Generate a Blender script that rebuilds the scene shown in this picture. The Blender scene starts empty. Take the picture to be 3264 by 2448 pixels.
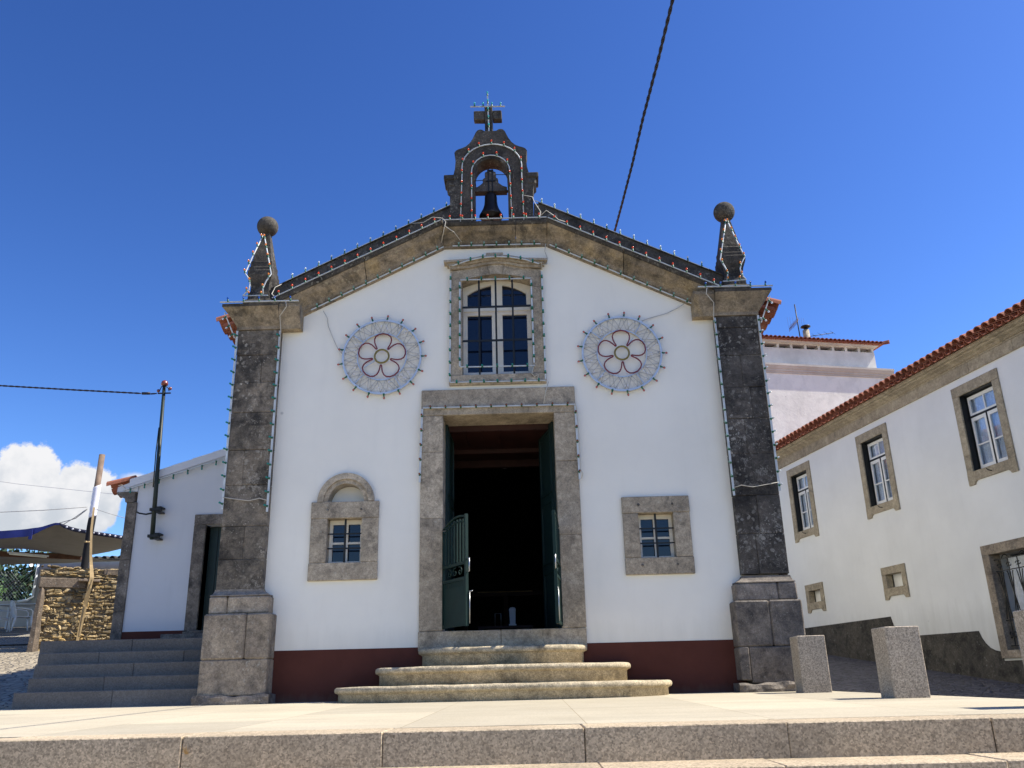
import bpy, bmesh, math, random
from math import sin, cos, pi, radians, sqrt
from mathutils import Vector, Matrix
from mathutils.geometry import tessellate_polygon
random.seed(7)
SC = bpy.context.scene
COL = SC.collection

# ------------------------------------------------------------------ camera
def camera():
    p, r, yw = 0.336599741, -0.0241668141, -0.0149964002
    f = Vector((sin(yw)*cos(p), cos(yw)*cos(p), sin(p)))
    r0 = Vector((cos(yw), -sin(yw), 0)); u0 = r0.cross(f)
    rr = r0*cos(r)+u0*sin(r); uu = -r0*sin(r)+u0*cos(r)
    cd = bpy.data.cameras.new('camera'); co = bpy.data.objects.new('camera', cd); COL.objects.link(co)
    m = Matrix((rr, uu, -f)).transposed().to_4x4(); m.translation = (0.38585, -11.98164, 0.12838)
    co.matrix_world = m
    cd.sensor_width = 36.0; cd.lens = 30.4212; cd.clip_start = 0.05; cd.clip_end = 3000
    SC.camera = co
camera()

# ------------------------------------------------------------------ light
SUN_EL, SUN_AZ = radians(51.0), radians(0.6)      # azimuth behind the facade plane, from +x towards +y
SUN_STRENGTH, SKY_STRENGTH, EXPOSURE = 4.6, 0.061, 0.84
SC.view_settings.view_transform = 'Standard'; SC.view_settings.look = 'None'
SC.view_settings.exposure = EXPOSURE; SC.view_settings.gamma = 1.0
SC.view_settings.use_curve_mapping = False
def sun():
    l = bpy.data.lights.new('sun', 'SUN'); l.energy = SUN_STRENGTH; l.angle = radians(0.53); l.color = (1.0, 0.94, 0.82)
    o = bpy.data.objects.new('sun', l); COL.objects.link(o)
    d = Vector((cos(SUN_EL)*cos(SUN_AZ), cos(SUN_EL)*sin(SUN_AZ), sin(SUN_EL)))
    o.rotation_euler = d.to_track_quat('Z', 'Y').to_euler()
    o.location = d*60
sun()

class NT:
    """small node tree helper"""
    def __init__(s, nt): s.nt = nt
    def n(s, t, **k):
        nd = s.nt.nodes.new(t); ins = k.pop('i', {})
        for a, v in k.items(): setattr(nd, a, v)
        for a, v in ins.items():
            if isinstance(v, bpy.types.NodeSocket): s.nt.links.new(v, nd.inputs[a])
            else: nd.inputs[a].default_value = v
        return nd
    def math(s, op, a, b=0.0, c=0.0, clamp=False):
        return s.n('ShaderNodeMath', operation=op, use_clamp=clamp, i={0: a, 1: b, 2: c}).outputs[0]
    def mr(s, v, a, b, c=0.0, d=1.0, smooth=False):
        nd = s.n('ShaderNodeMapRange', i={0: v, 1: a, 2: b, 3: c, 4: d}); nd.clamp = True
        if smooth: nd.interpolation_type = 'SMOOTHSTEP'
        return nd.outputs[0]
    def mix(s, f, a, b, mode='MIX'):
        nd = s.n('ShaderNodeMix', data_type='RGBA', blend_type=mode); nd.clamp_factor = True
        for k, v in ((0, f), (6, a), (7, b)):
            if isinstance(v, bpy.types.NodeSocket): s.nt.links.new(v, nd.inputs[k])
            else:
                nd.inputs[k].default_value = v if k == 0 else (*v[:3], 1)
        return nd.outputs[2]
    def noise(s, vec, sc, det=4, rough=.55, dist=0.0):
        return s.n('ShaderNodeTexNoise', i={'Vector': vec, 'Scale': sc, 'Detail': det, 'Roughness': rough, 'Distortion': dist}).outputs['Fac']
    def voro(s, vec, sc, feature='F1', out='Distance', rnd=1.0):
        return s.n('ShaderNodeTexVoronoi', feature=feature, i={'Vector': vec, 'Scale': sc, 'Randomness': rnd}).outputs[out]

def world():
    w = bpy.data.worlds.new('World'); SC.world = w; w.use_nodes = True
    t = NT(w.node_tree); w.node_tree.nodes.clear()
    sky = t.n('ShaderNodeTexSky', sky_type='NISHITA'); sky.sun_disc = False
    sky.sun_elevation = SUN_EL; sky.sun_rotation = radians(90)-SUN_AZ
    sky.altitude = 300; sky.air_density = 1.0; sky.dust_density = 0.5; sky.ozone_density = 2.5
    hs = t.n('ShaderNodeHueSaturation', i={'Saturation': 1.18, 'Value': 1.0, 'Hue': 0.508, 'Color': sky.outputs[0]})
    gm = t.n('ShaderNodeGamma', i={'Color': hs.outputs[0], 'Gamma': 1.4})
    bg = t.n('ShaderNodeBackground', i={'Color': gm.outputs[0], 'Strength': SKY_STRENGTH})
    # one fair weather cumulus low in the north-west of the sky
    tc = t.n('ShaderNodeTexCoord').outputs['Generated']
    sep = t.n('ShaderNodeSeparateXYZ', i={0: tc})
    az = t.math('MULTIPLY', t.math('ARCTAN2', sep.outputs[0], sep.outputs[1]), 57.2958)
    el = t.math('MULTIPLY', t.math('ARCSINE', sep.outputs[2]), 57.2958)
    n1 = t.math('SUBTRACT', t.noise(tc, 32, 5, .55), .5)
    n2 = t.math('SUBTRACT', t.noise(tc, 110, 6, .65), .5)
    nn = t.math('ADD', t.math('MULTIPLY', n1, .62), t.math('MULTIPLY', n2, .34))
    tot = None
    for a0, e0, ra, re, soft in ((-31.0, 11.4, 2.0, 2.75, .25), (-27.7, 11.0, 2.1, 2.1, .25), (-34.2, 11.0, 2.6, 2.7, .3), (-29.4, 10.2, 3.4, 1.7, .3),
                                 (-38.0, 10.0, 4.0, 2.4, .4), (-24.9, 12.25, .95, .55, 1.2)):
        dx = t.math('DIVIDE', t.math('SUBTRACT', az, a0), ra); dy = t.math('DIVIDE', t.math('SUBTRACT', el, e0), re)
        d = t.math('SQRT', t.math('ADD', t.math('MULTIPLY', dx, dx), t.math('MULTIPLY', dy, dy)))
        d = t.math('ADD', d, nn)
        m = t.mr(d, 1.0-soft*.25, 1.0+soft*.25, 1, 0, True)
        if soft > .8: m = t.math('MULTIPLY', m, .75)
        tot = m if tot is None else t.math('MAXIMUM', tot, m)
    sh = t.mr(t.math('ADD', t.math('MULTIPLY', t.noise(tc, 38, 6, .55), 1.25), t.math('MULTIPLY', t.math('SUBTRACT', el, 10.6), .13)), .35, .95, 0, 1, True)
    cc = t.mix(sh, (.66, .71, .78), (.98, .98, 1.0))
    cb = t.n('ShaderNodeBackground', i={'Color': cc, 'Strength': .52})
    ms = t.n('ShaderNodeMixShader', i={0: tot, 1: bg.outputs[0], 2: cb.outputs[0]})
    o = t.n('ShaderNodeOutputWorld', i={0: ms.outputs[0]})
world()

# ------------------------------------------------------------------ materials
def newmat(name):
    m = bpy.data.materials.new(name); m.use_nodes = True
    m.node_tree.nodes.clear()
    return m, NT(m.node_tree)
def finish(m, t, col, rough=.8, bump=None, bstr=.3, bdist=.01, metal=0.0, spec=.3, **extra):
    b = t.n('ShaderNodeBsdfPrincipled')
    for k, v in (('Base Color', col), ('Roughness', rough), ('Metallic', metal), ('Specular IOR Level', spec), *extra.items()):
        if isinstance(v, bpy.types.NodeSocket): t.nt.links.new(v, b.inputs[k])
        else: b.inputs[k].default_value = (*v, 1) if isinstance(v, tuple) and len(v) == 3 else v
    if bump is not None:
        bn = t.n('ShaderNodeBump', i={'Strength': bstr, 'Distance': bdist, 'Height': bump})
        t.nt.links.new(bn.outputs[0], b.inputs['Normal'])
    t.n('ShaderNodeOutputMaterial', i={0: b.outputs[0]})
    return m
def plain(name, col, rough=.6, metal=0.0, spec=.4, var=.15, sc=8.0, **extra):
    m, t = newmat(name)
    v = t.n('ShaderNodeTexCoord').outputs['Object']
    n = t.noise(v, sc, 5)
    c = t.mix(t.mr(n, .3, .7), tuple(x*(1-var) for x in col), tuple(min(1, x*(1+var)) for x in col))
    return finish(m, t, c, rough, n, .1, .004, metal, spec, **extra)
def stone(name, c1, c2, dark=(.05, .045, .04), stain=.45, lichen=.3, lcol=(.42, .41, .37), speck=.3, sc=1.0, isl=.25, bump=.5, ochre=None, rough=.88):
    """weathered granite: two tones, dark stains, pale lichen rosettes, mineral speckle, block to block variation"""
    m, t = newmat(name)
    v = t.n('ShaderNodeTexCoord').outputs['Object']
    c = t.mix(t.mr(t.noise(v, 2.2*sc, 6, .6), .35, .65), c1, c2)
    if ochre: c = t.mix(t.math('MULTIPLY', t.mr(t.noise(v, 3.1*sc, 5, .6, .5), .5, .68), .7), c, ochre)
    st = t.mr(t.noise(v, 3.6*sc, 8, .68, .4), .62-.3*stain, .80-.3*stain)
    c = t.mix(t.math('MULTIPLY', st, min(1, .45+stain*.6)), c, dark)
    mm = t.mr(t.noise(v, 8.5*sc, 7, .7, .3), .3, .7, .68, 1.32)
    c = t.mix(1.0, c, t.n('ShaderNodeCombineColor', i={0: mm, 1: mm, 2: mm}).outputs[0], 'MULTIPLY')
    if lichen > 0:
        wv = t.n('ShaderNodeVectorMath', operation='ADD', i={0: v, 1: t.n('ShaderNodeVectorMath', operation='SCALE', i={0: t.n('ShaderNodeTexNoise', i={'Vector': v, 'Scale': 14.0}).outputs['Color'], 'Scale': .09}).outputs[0]}).outputs[0]
        d = t.voro(wv, 11*sc)
        reg = t.mr(t.noise(v, 1.7*sc, 3), .44, .62)
        lm = t.math('MULTIPLY', t.mr(d, .17+.16*lichen, .12+.14*lichen), reg)
        d2 = t.voro(wv, 26*sc)
        lm = t.math('MAXIMUM', lm, t.math('MULTIPLY', t.mr(d2, .16+.12*lichen, .10+.1*lichen), t.mr(t.noise(v, 2.6*sc, 3), .46, .6)))
        c = t.mix(t.math('MULTIPLY', lm, .35+.5*lichen), c, lcol)
    if lichen > .5:
        pn = t.noise(wv, 5.2*sc, 10, .78, .6)
        pm = t.math('MULTIPLY', t.mr(pn, .545, .575), t.mr(t.noise(v, 1.25*sc, 3), .46, .58))
        pm = t.math('MULTIPLY', pm, t.mr(t.noise(v, 48*sc, 4, .7), .38, .56))
        c = t.mix(t.math('MULTIPLY', pm, .35+.5*lichen), c, lcol)
    if speck:
        s = t.noise(v, 75*sc, 3, .7)
        k = t.mr(s, .28, .72, 1-speck, 1+speck)
        c = t.mix(1.0, c, t.n('ShaderNodeCombineColor', i={0: k, 1: k, 2: k}).outputs[0], 'MULTIPLY')
        g2 = t.mr(t.noise(v, 27*sc, 8, .75), .3, .7, .70, 1.30)
        c = t.mix(1.0, c, t.n('ShaderNodeCombineColor', i={0: g2, 1: g2, 2: g2}).outputs[0], 'MULTIPLY')
        pit = t.math('MULTIPLY', t.mr(t.voro(v, 30*sc), .20, .10), t.mr(t.noise(v, 4*sc, 3), .45, .6))
        c = t.mix(t.math('MULTIPLY', pit, .6), c, dark)
    if isl:
        r = t.n('ShaderNodeNewGeometry').outputs['Random Per Island']
        k = t.mr(r, 0, 1, 1-isl, 1+isl)
        c = t.mix(1.0, c, t.n('ShaderNodeCombineColor', i={0: k, 1: k, 2: t.math('MULTIPLY', k, .98)}).outputs[0], 'MULTIPLY')
    h = t.math('ADD', t.math('MULTIPLY', t.noise(v, 18*sc, 6, .65), 1.0), t.math('MULTIPLY', t.noise(v, 3*sc, 3), 1.2))
    return finish(m, t, c, rough, h, bump, .02)
def plaster(name, col, stain=.12, bump=.25, dirt=None):
    m, t = newmat(name)
    v = t.n('ShaderNodeTexCoord').outputs['Object']
    n = t.noise(v, .8, 6, .6)
    c = t.mix(t.mr(n, .35, .7), col, tuple(x*(1-stain) for x in col))
    if stain > .11: c = t.mix(t.math('MULTIPLY', t.mr(t.noise(v, 1.9, 8, .72, .5), .46, .62), .45), c, tuple(x*.68 for x in col))
    st = t.n('ShaderNodeMapping', i={'Vector': v, 'Scale': (3.0, 3.0, .45)}).outputs[0]
    c = t.mix(t.math('MULTIPLY', t.mr(t.noise(st, 1.6, 5), .55, .8), .16), c, tuple(x*.72 for x in col))
    sp = t.mr(t.voro(v, 1.3), .045, .02)
    c = t.mix(t.math('MULTIPLY', sp, t.mr(t.noise(v, 2.0, 2), .5, .56, 0, .55)), c, (.25, .24, .23))
    if dirt:   # mildew rising from a height
        z = t.n('ShaderNodeSeparateXYZ', i={0: v}).outputs[2]
        dm = t.math('MULTIPLY', t.mr(t.math('ADD', z, t.math('MULTIPLY', t.noise(st, 2.5, 5), dirt[1])), dirt[0]+dirt[1]*1.3, dirt[0]+dirt[1]*.2), dirt[2])
        c = t.mix(dm, c, (.22, .21, .15))
    h = t.math('ADD', t.noise(v, 5, 6, .6), t.math('MULTIPLY', t.noise(v, 45, 3), .25))
    return finish(m, t, c, .9, h, bump, .012, spec=.15)
def terracotta(name):
    m, t = newmat(name)
    v = t.n('ShaderNodeTexCoord').outputs['Object']
    r = t.n('ShaderNodeNewGeometry').outputs['Random Per Island']
    c = t.mix(r, (.245, .08, .046), (.37, .135, .08))
    c = t.mix(t.math('MULTIPLY', t.mr(t.noise(v, 6, 6, .65), .52, .72), .6), c, (.17, .08, .05))
    c = t.mix(t.math('MULTIPLY', t.mr(t.noise(v, 13, 4), .6, .7), .4), c, (.5, .38, .28))
    return finish(m, t, c, .85, t.noise(v, 30, 4), .3, .01)
def granite(name, c1, c2, speck=.35, sc=1.0, isl=.12, stain=.35, joints=None, rough=.8, bump=.3):
    """sawn granite with grain; joints = (brick width, row height) in the x/y plane"""
    m, t = newmat(name)
    v = t.n('ShaderNodeTexCoord').outputs['Object']
    c = t.mix(t.mr(t.noise(v, 1.1, 6, .6), .35, .65), c1, c2)
    g = t.n('ShaderNodeTexVoronoi', i={'Vector': v, 'Scale': 95*sc}).outputs['Color']
    gv = t.n('ShaderNodeSeparateColor', i={0: g}).outputs[0]
    gn = t.math('ADD', t.math('MULTIPLY', gv, .42), t.math('MULTIPLY', t.noise(v, 42*sc, 5, .75), .70))
    k = t.mr(gn, .2, .85, 1-speck, 1+speck)
    c = t.mix(1.0, c, t.n('ShaderNodeCombineColor', i={0: k, 1: k, 2: k}).outputs[0], 'MULTIPLY')
    st = t.mr(t.noise(v, 2.1, 7, .65, .3), .52, .75)
    c = t.mix(t.math('MULTIPLY', st, stain), c, tuple(x*.42 for x in c1))
    r = t.n('ShaderNodeNewGeometry').outputs['Random Per Island']
    k2 = t.mr(r, 0, 1, 1-isl, 1+isl)
    c = t.mix(1.0, c, t.n('ShaderNodeCombineColor', i={0: k2, 1: k2, 2: k2}).outputs[0], 'MULTIPLY')
    h = t.noise(v, 60*sc, 4)
    if joints:
        mp = t.n('ShaderNodeMapping', i={'Vector': v, 'Location': joints[2], 'Rotation': (0, 0, radians(90))}).outputs[0]
        b = t.n('ShaderNodeTexBrick', i={'Vector': mp, 'Color1': (.86, .86, .86, 1), 'Color2': (1.08, 1.07, 1.05, 1), 'Mortar': (.62, .58, .52, 1), 'Scale': 1.0,
                 'Mortar Size': .004, 'Mortar Smooth': .2, 'Bias': 0.0, 'Brick Width': joints[0], 'Row Height': joints[1]})
        c = t.mix(1.0, c, b.outputs[0], 'MULTIPLY')
        sv = t.n('ShaderNodeMapping', i={'Vector': v, 'Scale': (.25, 1.6, 1)}).outputs[0]
        c = t.mix(t.math('MULTIPLY', t.mr(t.noise(sv, 2.2, 6, .6), .5, .75), .35), c, tuple(x*.62 for x in c1))
        h = t.math('SUBTRACT', h, t.math('MULTIPLY', b.outputs['Fac'], 1.0))
    return finish(m, t, c, rough, h, bump, .006, spec=.25)
def cobbles(name, ca, cb, sc=7.0, gap=(.06, .05, .04), bump=.9):
    m, t = newmat(name)
    v = t.n('ShaderNodeTexCoord').outputs['Object']
    wv = t.n('ShaderNodeVectorMath', operation='ADD', i={0: v, 1: t.n('ShaderNodeVectorMath', operation='SCALE', i={0: t.n('ShaderNodeTexNoise', i={'Vector': v, 'Scale': 3.0}).outputs['Color'], 'Scale': .08}).outputs[0]}).outputs[0]
    fl = t.n('ShaderNodeMapping', i={'Vector': wv, 'Scale': (1, 1, 0)}).outputs[0]
    e = t.voro(fl, sc, 'DISTANCE_TO_EDGE', 'Distance', .75)
    cl = t.n('ShaderNodeTexVoronoi', i={'Vector': fl, 'Scale': sc, 'Randomness': .75}).outputs['Color']
    c = t.mix(t.n('ShaderNodeSeparateColor', i={0: cl}).outputs[0], ca, cb)
    c = t.mix(t.mr(t.noise(v, 1.2, 6), .5, .75, 0, .5), c, tuple(x*.6 for x in ca))
    c = t.mix(t.mr(e, .07, .0), c, gap)
    h = t.math('ADD', t.mr(e, 0, .16, 0, 1, True), t.math('MULTIPLY', t.noise(v, 30, 4), .2))
    return finish(m, t, c, .85, h, bump, .03)
def paneglass(name, tint=(.86, .90, .95), refl=.03):
    m, t = newmat(name)
    lw = t.n('ShaderNodeLayerWeight', i={'Blend': .35}).outputs['Fresnel']
    g = t.n('ShaderNodeBsdfGlossy', i={'Roughness': .03, 'Color': (1, 1, 1, 1)})
    tr = t.n('ShaderNodeBsdfTransparent', i={'Color': (*tint, 1)})
    f = t.math('ADD', t.math('MULTIPLY', lw, .22), refl, clamp=True)
    ms = t.n('ShaderNodeMixShader', i={0: f, 1: tr.outputs[0], 2: g.outputs[0]})
    t.n('ShaderNodeOutputMaterial', i={0: ms.outputs[0]})
    return m
def bulbmat(name, col, trans=.35):
    m, t = newmat(name)
    return finish(m, t, col, .18, spec=.6, **{'Transmission Weight': trans, 'IOR': 1.3})

M = {}
M['white'] = plaster('white_plaster', (.86, .835, .75), .07, .24, dirt=(.55, .5, .22))
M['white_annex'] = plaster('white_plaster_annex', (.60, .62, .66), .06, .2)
M['white_house'] = plaster('white_plaster_house', (.81, .815, .79), .10, .2, dirt=(.75, .9, .35))
M['white_back'] = plaster('white_roughcast', (.90, .86, .76), .12, .8)
M['white_parapet'] = plaster('weathered_parapet_plaster', (.76, .74, .69), .30, .4)
M['back_cornice'] = plaster('weathered_cornice_paint', (.62, .57, .50), .35, .4)
M['maroon'] = plaster('maroon_paint', (.108, .038, .028), .22, .2, dirt=(-.12, .28, .45))
M['stone'] = stone('granite_trim', (.42, .355, .27), (.32, .27, .205), stain=.3, lichen=.12, speck=.3, isl=.14, bump=.35)
M['stone_cornice'] = stone('granite_cornice', (.29, .235, .165), (.22, .18, .135), dark=(.035, .033, .03), stain=.50, lichen=.25, lcol=(.33, .30, .21), isl=.15, bump=.6, ochre=(.30, .225, .12))
M['stone_left'] = stone('granite_lichen_brown', (.23, .19, .145), (.13, .112, .09), dark=(.030, .028, .026), stain=.6, lichen=.8, lcol=(.38, .34, .28), isl=.22, bump=.65)
M['stone_right'] = stone('granite_blackened', (.125, .108, .092), (.068, .061, .054), dark=(.018, .017, .016), stain=.6, lichen=.8, lcol=(.31, .29, .255), isl=.25, bump=.65)
M['stone_ped'] = stone('granite_pedestal', (.34, .28, .21), (.25, .205, .16), dark=(.075, .066, .058), stain=.45, lichen=.2, isl=.16, bump=.5)
M['stone_ped_dark'] = stone('granite_pedestal_dark', (.235, .20, .168), (.145, .125, .108), dark=(.035, .034, .036), stain=.5, lichen=.25, isl=.2, bump=.55)
M['stone_dark'] = stone('blackened_granite', (.095, .083, .069), (.056, .050, .043), dark=(.017, .016, .015), stain=.55, lichen=.55, lcol=(.24, .225, .19), isl=.12, bump=.6)
M['stone_house'] = stone('granite_house_trim', (.40, .34, .245), (.32, .27, .195), stain=.2, lichen=.05, speck=.22, isl=.12, bump=.3)
M['stone_plinth'] = stone('mildewed_plinth', (.10, .09, .072), (.06, .054, .045), dark=(.02, .019, .017), stain=.55, lichen=.3, lcol=(.24, .24, .22), isl=0, bump=.8)
M['step'] = stone('worn_step_granite', (.56, .465, .32), (.43, .36, .25), dark=(.08, .07, .05), stain=.36, lichen=.2, lcol=(.42, .38, .3), speck=.45, isl=.14, bump=.7)
M['pav'] = granite('sawn_granite_paving', (.50, .445, .335), (.46, .405, .30), .14, 1.0, .05, .12, joints=(1.9, 1.19, (0.0, .47, 0)))
M['riser'] = granite('flamed_granite_steps', (.46, .37, .25), (.375, .30, .205), .60, 1.0, .10, .6)
M['bollard'] = granite('bush_hammered_granite', (.40, .335, .255), (.32, .27, .21), .62, 1.0, .12, .35)
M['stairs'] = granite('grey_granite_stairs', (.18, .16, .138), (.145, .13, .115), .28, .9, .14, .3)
M['cobble'] = cobbles('tan_cobbles', (.44, .375, .27), (.33, .28, .205), 6.5)
M['setts'] = cobbles('grey_setts', (.17, .16, .16), (.11, .105, .105), 8.0)
M['gravel'] = cobbles('pale_gravel', (.46, .42, .35), (.32, .29, .24), 22.0, (.2, .18, .15), .8)
M['tile'] = terracotta('terracotta_tiles')
M['green'] = plain('green_enamel', (.006, .023, .019), .55, spec=.25)
M['dgreen'] = plain('dark_green_door_paint', (.010, .028, .026), .5)
M['blackiron'] = plain('black_iron', (.008, .009, .009), .5, spec=.4)
M['mastgreen'] = plain('mast_green_paint', (.012, .022, .018), .5, var=.4, sc=4)
M['wpaint'] = plain('cream_window_paint', (.74, .70, .60), .55, var=.08, sc=5)
M['wpaint2'] = plain('white_window_paint', (.80, .80, .77), .5, var=.05)
M['batten'] = plain('white_batten_paint', (.52, .56, .58), .5, var=.12, sc=12)
M['bluewhite'] = plain('pale_blue_paint', (.42, .52, .68), .45, var=.1, sc=9)
M['film'] = plain('dusty_grey_mesh', (.72, .69, .61), .8, var=.12, sc=30)
M['navy'] = plain('dark_canopy_edge', (.018, .02, .045), .8)
M['wire'] = plain('grey_wire', (.44, .43, .40), .6)
M['cream_wire'] = plain('cream_wire', (.5, .47, .4), .6)
M['cable'] = plain('black_rubber_cable', (.014, .010, .014), .5)
M['petal'] = plain('dark_red_tube', (.17, .018, .03), .35)
M['olive'] = plain('olive_tube', (.20, .16, .04), .35)
M['darkglass'] = plain('dark_window_glass', (.006, .010, .022), .06, spec=.6, var=.05)
M['pane'] = paneglass('clear_pane')
M['curtain'] = plain('lace_curtain', (.80, .82, .84), .9, var=.12, sc=14)
M['room_shade'] = plain('painted_room_shade', (.008, .008, .009), .9)  # near-black colour stands in for the shade inside unlit rooms
M['redwood'] = plain('red_brown_boards', (.036, .011, .009), .6, var=.35, sc=3)
M['bronze'] = plain('bronze_bell', (.022, .019, .017), .45, metal=.5, var=.3)
M['yoke'] = stone('weathered_yoke', (.10, .09, .085), (.05, .046, .043), stain=.3, lichen=.2, isl=0)
M['cementwall'] = plaster('grey_render', (.50, .51, .50), .2, .2)
M['wood'] = plain('pole_wood', (.19, .13, .09), .8, var=.3, sc=6)
M['cloth_w'] = plain('white_cloth', (.75, .75, .82), .9, var=.08)
M['cloth_b'] = plain('black_cloth', (.010, .010, .012), .9)
M['strap'] = plain('tan_fabric_strap', (.42, .30, .15), .85, var=.2, sc=5)
M['rubble'] = stone('rubble_schist', (.42, .31, .155), (.28, .22, .14), dark=(.08, .068, .05), stain=.45, lichen=.3, speck=.4, sc=2.2, isl=.55, bump=.9, ochre=(.45, .29, .09))
M['rubble_core'] = stone('rubble_mortar', (.24, .185, .11), (.16, .125, .08), stain=.35, lichen=0, isl=0)
M['slab'] = stone('reddish_slab', (.20, .155, .115), (.15, .115, .085), stain=.3, lichen=.45, lcol=(.5, .47, .42), sc=1.6, isl=.15)
M['plastic'] = plain('white_plastic', (.62, .68, .75), .4, var=.05)
M['tube'] = plain('white_lamp_tube', (.78, .82, .76), .4, var=.03)
M['metal'] = plain('galvanised_metal', (.45, .46, .47), .35, metal=.8, var=.2)
M['beam'] = plain('brown_beam', (.10, .05, .03), .8, var=.3)
M['leaf'] = plain('dark_foliage', (.022, .050, .015), .6, var=.5, sc=2.5)
M['leaf2'] = plain('bright_foliage', (.10, .20, .04), .6, var=.4, sc=5)
M['bark'] = plain('bark', (.09, .065, .045), .9, var=.4)
M['insul'] = plain('red_brown_porcelain', (.20, .045, .03), .25, spec=.7)
for k, c, tr in (('red', (.80, .085, .03), .2), ('orange', (.85, .27, .05), .2), ('clear', (.85, .9, .92), .5), ('teal', (.03, .30, .27), .3), ('cyan', (.06, .55, .55), .35),
                 ('blue', (.03, .12, .50), .3), ('brown', (.24, .09, .06), .2), ('pinkred', (.50, .16, .13), .2), ('palegreen', (.28, .45, .40), .3)):
    M['b_'+k] = bulbmat('bulb_glass_'+k, c, tr)
M['socket'] = plain('green_socket', (.012, .11, .06), .4)
def tarpmat():
    m, t = newmat('blue_tarpaulin')
    v = t.n('ShaderNodeTexCoord').outputs['Object']
    bf = t.n('ShaderNodeNewGeometry').outputs['Backfacing']
    n = t.noise(v, 3, 5)
    c = t.mix(bf, (.02, .04, .30), t.mix(n, (.15, .145, .13), (.22, .21, .19)))
    return finish(m, t, c, .7, t.noise(v, 6, 4), .4, .03)
M['tarp'] = tarpmat()
M['tarpblue'] = plain('blue_tarp_fabric', (.02, .028, .16), .6, var=.25, sc=4)
def emit(name, col, s):
    m, t = newmat(name)
    e = t.n('ShaderNodeEmission', i={'Color': (*col, 1), 'Strength': s}); t.n('ShaderNodeOutputMaterial', i={0: e.outputs[0]})
    return m
M['lit'] = emit('lit_bulb', (1, .9, .92), 2.0)

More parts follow.
